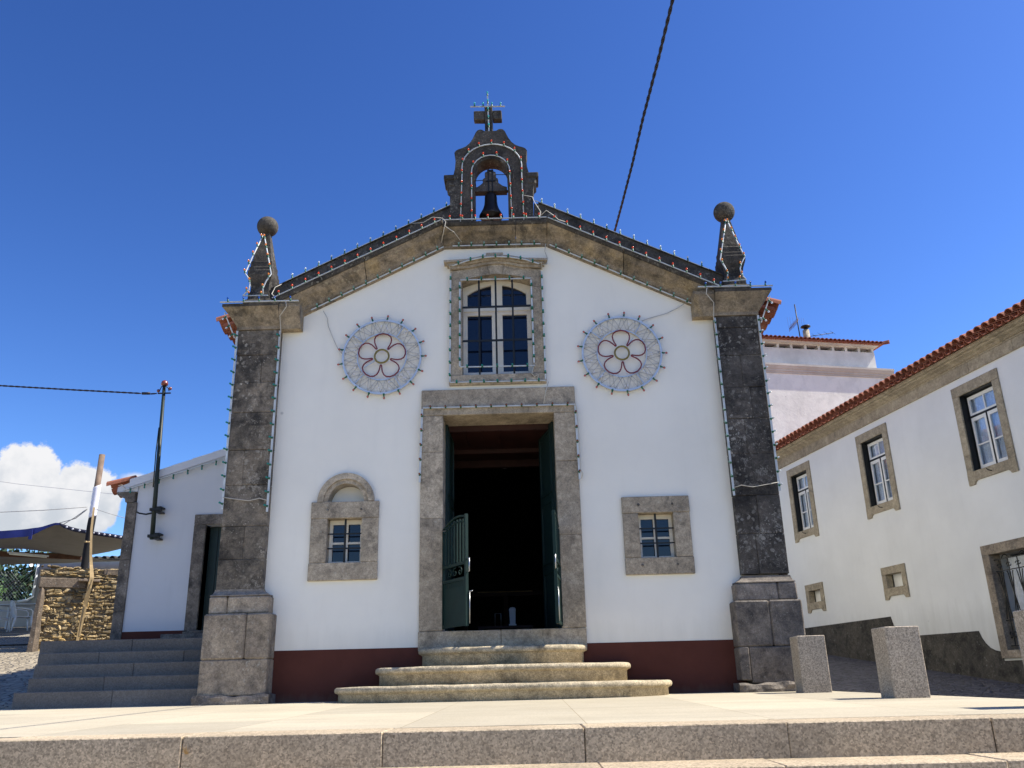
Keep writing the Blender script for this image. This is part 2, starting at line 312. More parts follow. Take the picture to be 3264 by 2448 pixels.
# ------------------------------------------------------------------ mesh builder
class MB:
    def __init__(s, T=None): s.v = []; s.f = []; s.m = []; s.sm = []; s.T = T
    def add(s, vs, fs, mat=0, smooth=False):
        o = len(s.v); s.v += [tuple(v) for v in vs]
        for f in fs: s.f.append([i+o for i in f]); s.m.append(mat); s.sm.append(smooth)
    def box(s, x0, x1, y0, y1, z0, z1, mat=0, b=0.0, jit=0.0):
        if x0 > x1: x0, x1 = x1, x0
        if y0 > y1: y0, y1 = y1, y0
        if z0 > z1: z0, z1 = z1, z0
        if b <= 0:
            vs = [(x, y, z) for x in (x0, x1) for y in (y0, y1) for z in (z0, z1)]
            if jit: vs = [tuple(c+random.uniform(-jit, jit) for c in v) for v in vs]
            s.add(vs, [(0, 1, 3, 2), (4, 6, 7, 5), (0, 4, 5, 1), (2, 3, 7, 6), (0, 2, 6, 4), (1, 5, 7, 3)], mat); return
        b = min(b, .45*(x1-x0), .45*(y1-y0), .45*(z1-z0))
        vs = []; idx = {}
        X = ((x0, 1), (x1, -1)); Y = ((y0, 1), (y1, -1)); Z = ((z0, 1), (z1, -1))
        for i in (0, 1):
            for j in (0, 1):
                for k in (0, 1):
                    x, sx = X[i]; y, sy = Y[j]; z, sz = Z[k]
                    jj = [random.uniform(-jit, jit) for _ in range(3)] if jit else (0, 0, 0)
                    for a, p in enumerate(((x, y+sy*b, z+sz*b), (x+sx*b, y, z+sz*b), (x+sx*b, y+sy*b, z))):
                        idx[i, j, k, a] = len(vs); vs.append((p[0]+jj[0], p[1]+jj[1], p[2]+jj[2]))
        fs = []
        for i in (0, 1): fs.append([idx[i, 0, 0, 0], idx[i, 1, 0, 0], idx[i, 1, 1, 0], idx[i, 0, 1, 0]])
        for j in (0, 1): fs.append([idx[0, j, 0, 1], idx[1, j, 0, 1], idx[1, j, 1, 1], idx[0, j, 1, 1]])
        for k in (0, 1): fs.append([idx[0, 0, k, 2], idx[1, 0, k, 2], idx[1, 1, k, 2], idx[0, 1, k, 2]])
        for i in (0, 1):
            for j in (0, 1): fs.append([idx[i, j, 0, 0], idx[i, j, 1, 0], idx[i, j, 1, 1], idx[i, j, 0, 1]])
            for k in (0, 1): fs.append([idx[i, 0, k, 0], idx[i, 1, k, 0], idx[i, 1, k, 2], idx[i, 0, k, 2]])
        for j in (0, 1):
            for k in (0, 1): fs.append([idx[0, j, k, 1], idx[1, j, k, 1], idx[1, j, k, 2], idx[0, j, k, 2]])
        for i in (0, 1):
            for j in (0, 1):
                for k in (0, 1): fs.append([idx[i, j, k, 0], idx[i, j, k, 1], idx[i, j, k, 2]])
        s.add(vs, fs, mat)
    def prism(s, outer, y0, y1, holes=(), mat=0, plane='xz'):
        """outline in x,z (or x,y / y,z) pushed from y0 to y1; holes go right through"""
        loops = [list(outer)]+[list(h) for h in holes]
        P = {'xz': lambda a, b, d: (a, d, b), 'xy': lambda a, b, d: (a, b, d), 'yz': lambda a, b, d: (d, a, b)}[plane]
        tri = tessellate_polygon([[Vector((a, b, 0)) for a, b in l] for l in loops])
        flat = [p for l in loops for p in l]; n = len(flat)
        vs = [P(a, b, y0) for a, b in flat]+[P(a, b, y1) for a, b in flat]
        fs = [list(t) for t in tri]+[[i+n for i in t] for t in tri]
        o = 0
        for l in loops:
            k = len(l)
            for i in range(k): fs.append([o+i, o+(i+1) % k, o+(i+1) % k+n, o+i+n])
            o += k
        s.add(vs, fs, mat)
    def tube(s, pts, r, n=6, mat=0, closed=False, smooth=True, caps=True):
        pts = [Vector(p) for p in pts]; k = len(pts)
        rs = r if isinstance(r, (list, tuple)) else [r]*k
        vs = []; prev = None
        for i, p in enumerate(pts):
            a = pts[i-1] if (i > 0 or closed) else p; b = pts[(i+1) % k] if (i < k-1 or closed) else p
            d = (b-a); d = d.normalized() if d.length > 1e-9 else Vector((0, 0, 1))
            if prev is None:
                q = Vector((0, 0, 1)) if abs(d.z) < .9 else Vector((1, 0, 0)); u = d.cross(q).normalized()
            else:
                u = prev-d*prev.dot(d); u = u.normalized() if u.length > 1e-6 else d.orthogonal().normalized()
            prev = u; w = d.cross(u)
            for j in range(n):
                t = 2*pi*j/n; vs.append(p+(u*cos(t)+w*sin(t))*rs[i])
        fs = []
        for i in range(k if closed else k-1):
            for j in range(n):
                a = i*n+j; b = i*n+(j+1) % n; i2 = (i+1) % k
                fs.append([a, b, i2*n+(j+1) % n, i2*n+j])
        if caps and not closed: fs += [list(range(n)), list(range((k-1)*n, k*n))]
        s.add(vs, fs, mat, smooth)
    def bar(s, a, b, w, h=None, mat=0):
        a = Vector(a); b = Vector(b); h = h or w; d = (b-a).normalized()
        q = Vector((0, 0, 1)) if abs(d.z) < .95 else Vector((0, 1, 0))
        u = d.cross(q).normalized(); v = u.cross(d)
        vs = [p+u*w*.5*i+v*h*.5*j for p in (a, b) for i, j in ((-1, -1), (1, -1), (1, 1), (-1, 1))]
        s.add(vs, [(0, 1, 2, 3), (4, 7, 6, 5), (0, 4, 5, 1), (1, 5, 6, 2), (2, 6, 7, 3), (3, 7, 4, 0)], mat)
    def rings(s, rings, mat=0, smooth=False, cap0=True, cap1=True, dark=()):
        n = len(rings[0]); vs = [p for r in rings for p in r]; fs = []
        for i in range(len(rings)-1):
            for j in range(n): fs.append([i*n+j, i*n+(j+1) % n, (i+1)*n+(j+1) % n, (i+1)*n+j])
        if cap0: fs.append(list(range(n)))
        if cap1: fs.append(list(range((len(rings)-1)*n, len(rings)*n)))
        m0 = len(s.m); s.add(vs, fs, mat, smooth)
        for q in range((len(rings)-1)*n):
            if q % n in dark: s.m[m0+q] = 1
    def lathe(s, c, prof, n=20, mat=0, smooth=True):
        s.rings([[(c[0]+r*cos(2*pi*j/n), c[1]+r*sin(2*pi*j/n), c[2]+z) for j in range(n)] for r, z in prof], mat, smooth)
    def build(s, name, mats, parent=None, loc=None, label=None, kind=None):
        me = bpy.data.meshes.new(name); bm = bmesh.new()
        T = s.T or (lambda p: p); off = Vector(loc) if loc is not None else Vector((0, 0, 0))
        bv = [bm.verts.new(Vector(T(v))-off) for v in s.v]
        for f, m, sm in zip(s.f, s.m, s.sm):
            try: fc = bm.faces.new([bv[i] for i in f])
            except ValueError: continue
            fc.material_index = m; fc.smooth = sm
        bmesh.ops.recalc_face_normals(bm, faces=bm.faces)
        bm.to_mesh(me); bm.free()
        for m in (mats if isinstance(mats, (list, tuple)) else [mats]): me.materials.append(M[m] if isinstance(m, str) else m)
        o = bpy.data.objects.new(name, me); COL.objects.link(o)
        if loc is not None: o.location = loc
        if parent is not None: adopt(o, parent)
        if label: o['label'] = label
        if kind: o['kind'] = kind
        return o
def wloc(o):
    v = Vector(o.location)
    while o.parent: o = o.parent; v = v+Vector(o.location)
    return v
def adopt(o, parent):
    """parts are built in world coordinates: undo the parent's position"""
    o.parent = parent
    p = parent
    while p.parent: p = p.parent
    o.matrix_parent_inverse = Matrix.Translation(-Vector(p.location))
def tag(o, label, cat, group=None):
    o['label'] = label; o['category'] = cat
    if group: o['group'] = group
    return o
def thing(name, label, cat, loc=(0, 0, 0), group=None):
    o = bpy.data.objects.new(name, None); COL.objects.link(o); o.location = loc; o.empty_display_size = .2
    return tag(o, label, cat, group)
def rect(x0, x1, z0, z1): return [(x0, z0), (x1, z0), (x1, z1), (x0, z1)]
def lerp(a, b, t): return a+(b-a)*t

# ------------------------------------------------------------------ ground
def plz(y): return .017*y
def smooth01(t): t = max(0, min(1, t)); return t*t*(3-2*t)
def gz(x, y):
    sr = (x-9.4)*-.205+y*.979
    right = max(-1.46, -.465+.115*min(sr, 22)+.03*max(0, sr-22))
    left = max(-1.46, .14*y-.12) if y < 0 else .14*min(y, 20)+.03*max(0, y-20)
    w = smooth01((x+3.5)/7.3)
    return max(-1.46, lerp(left, right, w)) if y > -9.7 else -1.46
def sheet(name, xs, ys, mat, dz=0.0, zf=gz):
    mb = MB(); nx = len(xs); ny = len(ys)
    mb.add([(x, y, zf(x, y)+dz) for y in ys for x in xs], [(j*nx+i, j*nx+i+1, (j+1)*nx+i+1, (j+1)*nx+i) for j in range(ny-1) for i in range(nx-1)], 0, True)
    return mb.build(name, mat, kind='structure')
def frange(a, b, n): return [a+(b-a)*i/(n-1) for i in range(n)]
xs = [-900, -300, -120, -60]+frange(-30, 16, 70)+[40, 90, 300, 900]
ys = [-900, -300, -100, -40, -20, -11, -9.71, -9.69]+frange(-9, -.01, 22)+frange(0.0, 30, 60)+[50, 110, 300, 900]
sheet('ground', xs, ys, 'cobble')
sheet('street', frange(4.35, 9.55, 14), frange(-9, 22, 40), 'setts', .012)
sheet('gravel_yard', frange(-22, -9.2, 20), frange(9.6, 19, 20), 'gravel', .03)
def plaza():
    mb = MB(); ol = [(-13, .3), (4.02, .3), (4.10, -1.0), (4.86, -6.05), (-13, -6.05)]
    n = len(ol)
    mb.add([(x, y, plz(y)) for x, y in ol]+[(x, y, -1.7) for x, y in ol], [list(range(n))]+[[i, (i+1) % n, (i+1) % n+n, i+n] for i in range(n)])
    mb.build('plaza', ['pav'], kind='structure')
    mb = MB()
    for i in range(8):
        x = -11.2+(.53*i % 1.19)-(.0 if i else .02); y1 = -6.0515-.45*i; zt = (-.1045 if i == 0 else -.1075-.19*i)
        k = 0
        while x < 8.0:
            L = 1.19+(random.uniform(-.25, .25) if i else 0)
            x1 = min(x+L, 8.0)
            if not (i == 0 and x1 > 4.92):
                dx = random.uniform(0, .006)
                mb.box(x+.002, x1-.002, y1-.447+dx, y1+.02*(i > 0), zt-.30, zt+random.uniform(-.002, .002), 0, .006, .002)
            else:
                mb.box(x+.002, 4.95, y1-.447, y1+.0, zt-.30, zt, 0, .009); break
            x = x1; k += 1
    mb.build('plaza_steps', ['riser'], kind='structure')
plaza()

# ------------------------------------------------------------------ chapel
CH = thing('chapel', 'white granite-trimmed chapel with pinnacles, gabled front and open doorway', 'chapel', (0, 0, 0))
# facade wall with openings
def arc(cx, cz, rx, rz, a0, a1, n): return [(cx+rx*cos(radians(lerp(a0, a1, i/(n-1)))), cz+rz*sin(radians(lerp(a0, a1, i/(n-1))))) for i in range(n)]
cw_open = [(-.52, 4.49), (.52, 4.49), (.52, 5.97)]+arc(0, 5.5, .62, .53, 53, 127, 9)[0:9]+[(-.52, 5.97)]
cw_open = [(-.52, 4.49), (.52, 4.49), (.52, 5.99), (.36, 6.05), (.18, 6.085), (0, 6.10), (-.18, 6.085), (-.36, 6.05), (-.52, 5.99)]
door_open = rect(-.8, .8, .85, 3.85)
lw_open = rect(-2.41, -1.93, 1.79, 2.40)
la_open = [(-2.42, 2.645)]+arc(-2.165, 2.645, .255, .26, 180, 0, 17)+[(-1.91, 2.645)]
la_open = arc(-2.165, 2.645, .255, .26, 180, 0, 17)
rw_open = rect(1.91, 2.39, 1.75, 2.36)
mb = MB()
mb.prism([(-3.75, -.4), (3.75, -.4), (3.75, 5.55), (3.25, 5.62), (.8, 6.72), (-.8, 6.72), (-3.25, 5.62), (-3.75, 5.55)], 0, .5,
         [rect(-.83, .83, .83, 3.90), [(x*1.03, z+(.012 if z > 5 else -.012)) for x, z in cw_open], rect(-2.425, -1.915, 1.775, 2.415), la_open, rect(1.895, 2.405, 1.735, 2.375)])
mb.build('facade_wall', 'white', CH)
for a, b in ((-3.25, -1.03), (1.03, 3.25)): mb = MB(); mb.box(a, b, -.006, .0-.001, -.3, .652); mb.build('plinth', 'maroon', CH)
for s in (-1, 1): mb = MB(); mb.box(s*3.45, s*3.75, .505, 11, -.5, 5.45); mb.build('nave_wall', 'white', CH)
mb = MB(); mb.box(-3.75, 3.75, 11, 11.4, -.5, 6.6); mb.build('nave_wall', 'white', CH)
mb = MB()
mb.box(-3.44, 3.44, .505, 10.99, .72, .845); mb.build('floor', 'room_shade', CH)
mb = MB(); mb.box(-3.44, 3.44, .51, 2.45, 3.78, 3.9)
for i in range(26): mb.box(-3.4+i*.262, -3.4+i*.262+.25, .52, 1.58, 3.765, 3.779)
mb.box(-3.44, 3.44, 1.58, 1.70, 3.70, 3.778); mb.box(-3.44, 3.44, 2.36, 2.47, 3.66, 4.1)
mb.build('choir_loft', 'redwood', CH)
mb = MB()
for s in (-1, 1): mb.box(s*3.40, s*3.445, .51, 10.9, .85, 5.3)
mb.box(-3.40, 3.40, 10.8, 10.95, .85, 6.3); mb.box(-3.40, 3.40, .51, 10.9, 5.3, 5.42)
mb.build('interior_shade_lining', 'room_shade', CH)  # added lining, its black colour paints in the darkness of the nave

# roof with barrel tile eaves
def barrel(mb, a, b, r, n=7, th=.014, up=(0, 0, 1), cup=False, mat=0):
    a = Vector(a); b = Vector(b); d = (b-a).normalized(); u = d.cross(Vector(up)).normalized(); v = u.cross(d)
    vs = []
    for p, rr in ((a, r), (b, r*.86)):
        for q in (rr, rr-th):
            for j in range(n):
                t = pi*j/(n-1); w = sin(t)*(-1 if cup else 1)
                vs.append(p+u*cos(t)*q+v*w*q)
    fs = []
    for j in range(n-1):
        fs += [[j, j+1, 2*n+j+1, 2*n+j], [n+j, 3*n+j, 3*n+j+1, n+j+1], [j, n+j, n+j+1, j+1], [2*n+j, 2*n+j+1, 3*n+j+1, 3*n+j]]
    fs += [[0, 2*n, 3*n, n], [n-1, 2*n-1, 4*n-1, 3*n-1]]
    mb.add(vs, fs, mat, False)
mb = MB()
for s in (-1, 1):
    y = .48; RS = .30
    while y < 11.3:
        for k in range(2 if y > 3 else 9):
            xo = 4.40-.42*k; zo = 5.63+RS*.42*k
            barrel(mb, (s*xo, y+random.uniform(-.006, .006), zo), (s*(xo-.46), y, zo+RS*.46+.02), .115)
            barrel(mb, (s*(xo-.03), y+.125, zo-.03), (s*(xo-.46), y+.125, zo+RS*.46), .10, cup=True)
        y += .25
    mb.add([(s*4.3, .4, 5.60), (s*4.3, 11.4, 5.60), (0, 11.4, 6.86), (0, .4, 6.86), (s*4.3, .4, 5.55), (s*4.3, 11.4, 5.55), (0, 11.4, 6.80), (0, .4, 6.80)],
           [(0, 1, 2, 3), (4, 5, 6, 7), (0, 1, 5, 4), (3, 2, 6, 7), (0, 3, 7, 4), (1, 2, 6, 5)])
mb.build('roof', 'tile', CH)
for s in (-1, 1):
    mb = MB()
    for k, (o, z0, z1) in enumerate(((.10, 5.20, 5.30), (.22, 5.302, 5.40), (.36, 5.402, 5.52))):
        mb.box(s*3.7, s*(3.75+o), .52, 11, z0-.004*(k > 0), z1)
    mb.build('eave_cornice', 'stone_cornice', CH)

# pilasters
def pilaster(s):
    P = bpy.data.objects.new('pilaster', None); COL.objects.link(P); P.parent = CH
    xi, xo = 3.232, 3.862
    m = 'stone_left' if s < 0 else 'stone_right'
    mb = MB(); js = [1.46, 1.86, 2.31, 2.89, 3.40, 3.96, 4.42, 4.85, 5.25]
    if s > 0: js = [1.48, 2.02, 2.55, 3.14, 3.66, 4.13, 4.62, 5.06, 5.25]
    for a, b in zip(js[:-1], js[1:]):
        e = random.uniform(-.004, .004)
        if random.random() < .55:
            xm = lerp(xi, xo, random.uniform(.35, .65))
            mb.box(s*xi, s*(xm-.0015), -.12+e, .4, a+.002, b-.002, 0, .006, .002); mb.box(s*(xm+.0015), s*xo, -.12-e, .4, a+.002, b-.002, 0, .006, .002)
        else: mb.box(s*xi, s*xo, -.12+e, .4, a+.002, b-.002, 0, .006, .002)
    mb.build('shaft', m, P)
    m = 'stone_ped' if s < 0 else 'stone_ped_dark'
    mb = MB()
    def ring(x0, x1, yf, z): return [(s*x0, yf, z), (s*x1, yf, z), (s*x1, .41, z), (s*x0, .41, z)]
    mb.rings([ring(3.11, 3.90, -.22, 1.362), ring(3.115, 3.895, -.215, 1.375), ring(3.16, 3.88, -.17, 1.392), ring(3.215, 3.875, -.13, 1.43), ring(3.228, 3.865, -.122, 1.46)])
    mb.box(s*3.10, s*3.66, -.22, .40, 1.128, 1.36, 0, .02, .004); mb.box(s*3.664, s*3.905, -.222, .40, 1.128, 1.358, 0, .018, .004) if s > 0 else mb.box(s*3.664, s*3.905, -.222, .40, 1.128, 1.358, 0, .018, .004)
    xm = 3.36 if s < 0 else 3.5
    mb.box(s*3.045, s*(xm-.002), -.302, .40, .545, 1.125, 0, .02, .004); mb.box(s*(xm+.002), s*3.925, -.30, .40, .545, 1.125, 0, .02, .004)
    if s < 0: mb.box(s*3.045, s*3.92, -.303, .40, .10, .542, 0, .012, .004)
    else:
        mb.box(s*3.045, s*3.17, -.31, .40, .14, .542, 0, .012, .004); mb.box(s*3.176, s*3.92, -.303, .40, .10, .542, 0, .012, .004)
    mb.build('pedestal', m, P)
    # rough footing stone
    mb = MB(); n = 26; rg = []
    for zi, (z, o) in enumerate(((-.15, .01), (.03, .02), (.08, .012), (.105, -.02))):
        row = []
        for j in range(n):
            x = lerp(2.99, 3.97, j/(n-1)); wob = .012*sin(7.1*x+zi*s)+.01*sin(19*x+2*zi)
            row.append((s*x, -.352-o+wob, z+(.012*sin(9*x+s)+.008*sin(23*x) if zi == 3 else 0)))
        row += [(s*3.97, .4, z), (s*2.99, .4, z)]
        rg.append(row)
    mb.rings(rg); mb.build('footing', 'stone_ped_dark', P)
    # capital block flaring outwards
    mb = MB()
    def cr(xo2, yf, z, xi2=2.925): return [(s*xi2, yf, z), (s*xo2, yf, z), (s*xo2, .42, z), (s*xi2, .42, z)]
    mb.rings([cr(3.885, -.142, 5.252, 3.24), cr(3.885, -.145, 5.30, 3.24), cr(3.92, -.18, 5.36, 3.24), cr(3.985, -.24, 5.46, 3.24), cr(4.06, -.305, 5.545, 3.24), cr(4.07, -.315, 5.56, 3.24)])
    mb.rings([cr(4.072, -.317, 5.562, 3.24), cr(4.072, -.317, 5.605, 3.24), cr(4.05, -.29, 5.615, 3.24)], 1)
    mb.rings([cr(3.236, -.15, 5.244), cr(3.236, -.165, 5.30), cr(3.236, -.20, 5.38), cr(3.236, -.26, 5.50), cr(3.236, -.285, 5.55), cr(3.236, -.28, 5.60)])
    mb.build('capital', ['stone_cornice', 'stone_dark'], P)
pilaster(-1); pilaster(1)

# raking and level cornice
def cornice():
    prof = [(0.02, -.055), (-.035, -.05), (-.045, -.005), (-.06, .0), (-.085, .045), (-.14, .095), (-.20, .135), (-.245, .185), (-.262, .20), (-.285, .205), (-.30, .235), (-.30, .262), (.45, .30), (.45, -.055)]
    mb = MB()
    L = [(-3.235, 5.405), (-.80, 6.618), (.80, 6.612), (3.235, 5.385)]
    cuts = [[0, .515, 1], [0, .70, 1], [0, .47, 1]]
    for k in range(3):
        (xa, za), (xb, zb) = L[k], L[k+1]
        for t0, t1 in zip(cuts[k][:-1], cuts[k][1:]):
            t0 += .0022 if t0 > 0 else .0012; t1 -= .0022 if t1 < 1 else .0012
            rg = []
            for t in (t0, lerp(t0, t1, .02), lerp(t0, t1, .5), lerp(t0, t1, .98), t1):
                x = lerp(xa, xb, t); z = lerp(za, zb, t); e = .006 if t in (t0, t1) else 0
                vs = 1.16 if k != 1 else 1.0
                # ease the vertical height from sloped to level over the first part
                rg.append([(x, y+e, z+h*vs) for y, h in prof])
            mb.rings(rg, dark=(8, 9, 10, 11))
    mb.build('gable_cornice', ['stone_cornice', 'stone_dark'], CH)
    for s in (-1, 1):
        mb = MB()
        pts = [(s*3.46, 5.60), (s*3.46, 5.945), (s*3.36, 5.985), (s*.69, 7.30), (s*.62, 7.30), (s*.62, 6.80), (s*.85, 6.80), (s*3.24, 5.63)]
        mb.prism(pts, -.05, .38)
        a = [(s*3.44, 5.962), (s*3.36, 6.003), (s*.69, 7.317), (s*.69, 7.302), (s*3.36, 5.987), (s*3.44, 5.947)]
        mb.prism(a, -.075, .40)
        mb.build('parapet', 'stone_dark', CH)
cornice()

def belfry():
    cx = -.045
    R_ = [(.655, 6.86), (.655, 7.46), (.665, 7.56), (.69, 7.66), (.72, 7.79), (.74, 7.805), (.74, 7.83), (.60, 7.84), (.575, 7.95), (.565, 8.10), (.575, 8.22), (.585, 8.25), (.56, 8.29), (.52, 8.315), (.46, 8.335), (.40, 8.365), (.34, 8.42), (.29, 8.50), (.26, 8.57), (.235, 8.63), (.205, 8.665), (.17, 8.678), (.13, 8.67), (.10, 8.645), (.0, 8.64)]
    outl = [(cx+x, z) for x, z in R_]+[(cx-x, z) for x, z in reversed(R_[:-1])]
    inner = [(cx-.262, 6.9)]+[(cx-.262, 7.84)]+arc(cx, 7.86, .262, .262, 180, 0, 15)+[(cx+.262, 7.84), (cx+.262, 6.9)]
    P = bpy.data.objects.new('bell_gable', None); COL.objects.link(P); P.parent = CH
    mb = MB(); mb.prism(outl, -.10, .20, [inner])
    # impost mouldings beside the opening and at the outside
    for s in (-1, 1):
        mb.box(cx+s*.255, cx+s*.36, -.115, .215, 7.72, 7.835, 0, .012)
        mb.box(cx+s*.56, cx+s*.752, -.122, .222, 7.75, 7.837, 0, .012)
        mb.box(cx+s*.56, cx+s*.715, -.112, .212, 7.62, 7.749, 0, .03)
    mb.build('arch', 'stone_dark', P)
    mb = MB()
    mb.box(-.135, -.01, -.02, .11, 8.60, 9.20, 0, .008, .004); mb.box(-.315, -.138, -.018, .108, 8.93, 9.105, 0, .01, .004); mb.box(-.007, .145, -.018, .108, 8.93, 9.10, 0, .01, .004)
    mb.build('cross', 'stone_dark', P)
belfry()
def bell():
    b = thing('church_bell', 'bronze bell hanging from a wooden yoke in the bell gable arch', 'bell', (-.055, .05, 7.14))
    c = (-.06, .05, 0)
    mb = MB()
    mb.lathe((c[0], c[1], 7.14), [(.185, .0), (.19, .012), (.178, .04), (.155, .085), (.128, .14), (.108, .21), (.100, .29), (.098, .36), (.088, .40), (.055, .425), (.0, .43)], 24)
    mb.lathe((c[0], c[1], 7.135), [(.0, .10), (.12, .08), (.17, .012), (.186, .004)], 24)
    mb.build('bell_body', 'bronze', b)
    mb = MB(); mb.tube([(c[0], c[1], 7.3), (c[0]+.01, c[1], 7.13)], .012, 8); mb.lathe((c[0]+.01, c[1], 7.09), [(0, -.03), (.028, -.015), (.028, .015), (0, .03)], 12)
    mb.build('clapper', 'bronze', b)
    pr = [(.262, 7.575), (.262, 7.64), (.20, 7.66), (.15, 7.70), (.115, 7.735), (.125, 7.76), (.118, 7.80), (.085, 7.82), (.075, 7.86), (.09, 7.88), (.085, 7.92), (.05, 7.935)]
    ol = [(c[0]+x, z) for x, z in pr]+[(c[0]-x, z) for x, z in reversed(pr)]
    mb = MB(); mb.prism(ol, -.02, .12); mb.build('yoke', 'yoke', b)
    mb = MB()
    for dx in (-.03, .03): mb.box(c[0]+dx-.008, c[0]+dx+.008, -.035, .135, 7.56, 7.975)
    mb.box(c[0]-.075, c[0]+.075, -.036, -.022, 7.745, 7.765); mb.box(c[0]-.05, c[0]+.05, -.03, .13, 7.945, 7.96)
    mb.bar((c[0]-.32, .05, 7.60), (c[0]+.32, .05, 7.60), .035)
    mb.build('iron_straps', 'blackiron', b)
    for pp in ([(c[0]-.115, .0, 7.79), (c[0]-.2, -.02, 7.77), (c[0]-.27, -.03, 7.76)], [(c[0]+.08, .0, 7.885), (c[0]+.2, .0, 7.88), (c[0]+.27, .0, 7.885)]): mb = MB(); mb.tube(pp, .006); mb.build('tie_wire', 'blackiron', b)
bell()

def pinnacle(s):
    P = bpy.data.objects.new('pinnacle', None); COL.objects.link(P); P.parent = CH
    cx, cy = s*3.605, .05
    mb = MB()
    def sq(h, z): return [(cx-h, cy-h, z), (cx+h, cy-h, z), (cx+h, cy+h, z), (cx-h, cy+h, z)]
    pr = [(.215, 5.612), (.215, 5.70), (.20, 5.74), (.168, 5.765), (.162, 5.83), (.142, 5.90), (.138, 5.97), (.152, 6.05), (.178, 6.12), (.19, 6.17), (.19, 6.24), (.176, 6.255), (.176, 6.30), (.162, 6.315), (.162, 6.40), (.15, 6.415), (.10, 6.70), (.060, 6.93), (.060, 6.97), (.045, 6.98)]
    mb.rings([sq(h, z) for h, z in pr]); mb.build('obelisk', 'stone_dark', P)
    mb = MB(); mb.lathe((cx, cy, 7.095), [(.165*sin(pi*i/16), -.165*cos(pi*i/16)) for i in range(17)], 28)
    mb.build('ball', 'stone_dark', P)
pinnacle(-1); pinnacle(1)

# stone surrounds, windows, door
# centre window
W = bpy.data.objects.new('window', None); COL.objects.link(W); W.parent = CH; W['label'] = 'tall barred gable window under a curved stone hood'
top_out = [(.69, 6.13), (.42, 6.20), (.2, 6.25), (0, 6.265), (-.2, 6.25), (-.42, 6.20), (-.69, 6.15)]
mb = MB(); mb.prism([(-.70, 4.47), (-.52, 4.47), (-.52, 5.86), (-.69, 5.86)], -.05, .25); mb.prism([(.52, 4.47), (.70, 4.47), (.69, 5.86), (.52, 5.86)], -.05, .25)
mb.box(-.715, .715, -.06, .26, 4.312, 4.466, 0, .008)
lin = [(.69, 5.865)]+top_out+[(-.69, 5.865), (-.522, 5.865), (-.522, 5.99)]
lowarc = [(-.36, 6.05), (-.18, 6.085), (0, 6.10), (.18, 6.085), (.36, 6.05), (.522, 5.99), (.522, 5.865)]
lin = lin[:-2]+[(-.522, 5.865), (-.522, 5.985)]+[(-.36, 6.045), (-.18, 6.08)]+[(-.10, 6.09)]
mb.prism([(-.69, 5.865), (-.69, 6.15), (-.42, 6.20), (-.2, 6.25), (-.135, 6.255), (-.095, 6.085), (-.18, 6.08), (-.36, 6.045), (-.522, 5.985), (-.522, 5.865)], -.05, .25)
mb.prism([(.69, 5.865), (.69, 6.13), (.42, 6.20), (.2, 6.25), (.135, 6.255), (.095, 6.085), (.18, 6.08), (.36, 6.045), (.522, 5.985), (.522, 5.865)], -.05, .25)
mb.prism([(-.132, 6.256), (-.091, 6.086), (0, 6.095), (.091, 6.086), (.132, 6.256), (0, 6.266)], -.058, .25)
hood = [(-.79, 6.30), (-.45, 6.31), (-.2, 6.355), (0, 6.37), (.2, 6.355), (.45, 6.30), (.79, 6.285)]
for k, (o0, o1, yf) in enumerate(((-.115, -.07, -.085), (-.07, -.03, -.115), (-.03, .005, -.15))):
    e = (.09-.045*k)
    up = [(x*(.79-e)/.79, z+o1) for x, z in hood]; lo = [(x*(.79-e)/.79, z+o0+.001) for x, z in hood]
    mb.prism(up+lo[::-1], yf, 0.0)
mb.box(-.145, .12, -.13, 0, 6.37, 6.425, 0, .01)
mb.build('surround', 'stone', W)
mb = MB()
yf, yb = .19, .25
mb.prism(cw_open, yf, yb, [[(-.455, 5.655), (-.085, 5.655), (-.085, 6.02), (-.16, 6.005), (-.27, 5.97), (-.37, 5.92), (-.455, 5.865)], [(.455, 5.655), (.085, 5.655), (.085, 6.02), (.16, 6.005), (.27, 5.97), (.37, 5.92), (.455, 5.865)],
                           rect(-.455, -.082, 4.585, 5.515), rect(.082, .455, 4.585, 5.515)])
mb.box(-.515, .515, yf-.02, yf-.001, 5.575, 5.625); mb.box(-.02, .02, yf-.012, yf-.001, 4.5, 5.57)
mb.build('frame', 'wpaint', W)
mb = MB(); mb.box(-.5, .5, .225, .235, 4.5, 6.06); mb.build('glass', 'darkglass', W)
mb = MB()
for x in (-.265, -.01, .245): mb.box(x-.014, x+.014, .005, .033, 4.45, 6.06)
for z in (5.57, 5.02): mb.box(-.53, .53, -.006, .004, z-.016, z+.016)
mb.build('grille', 'blackiron', W)

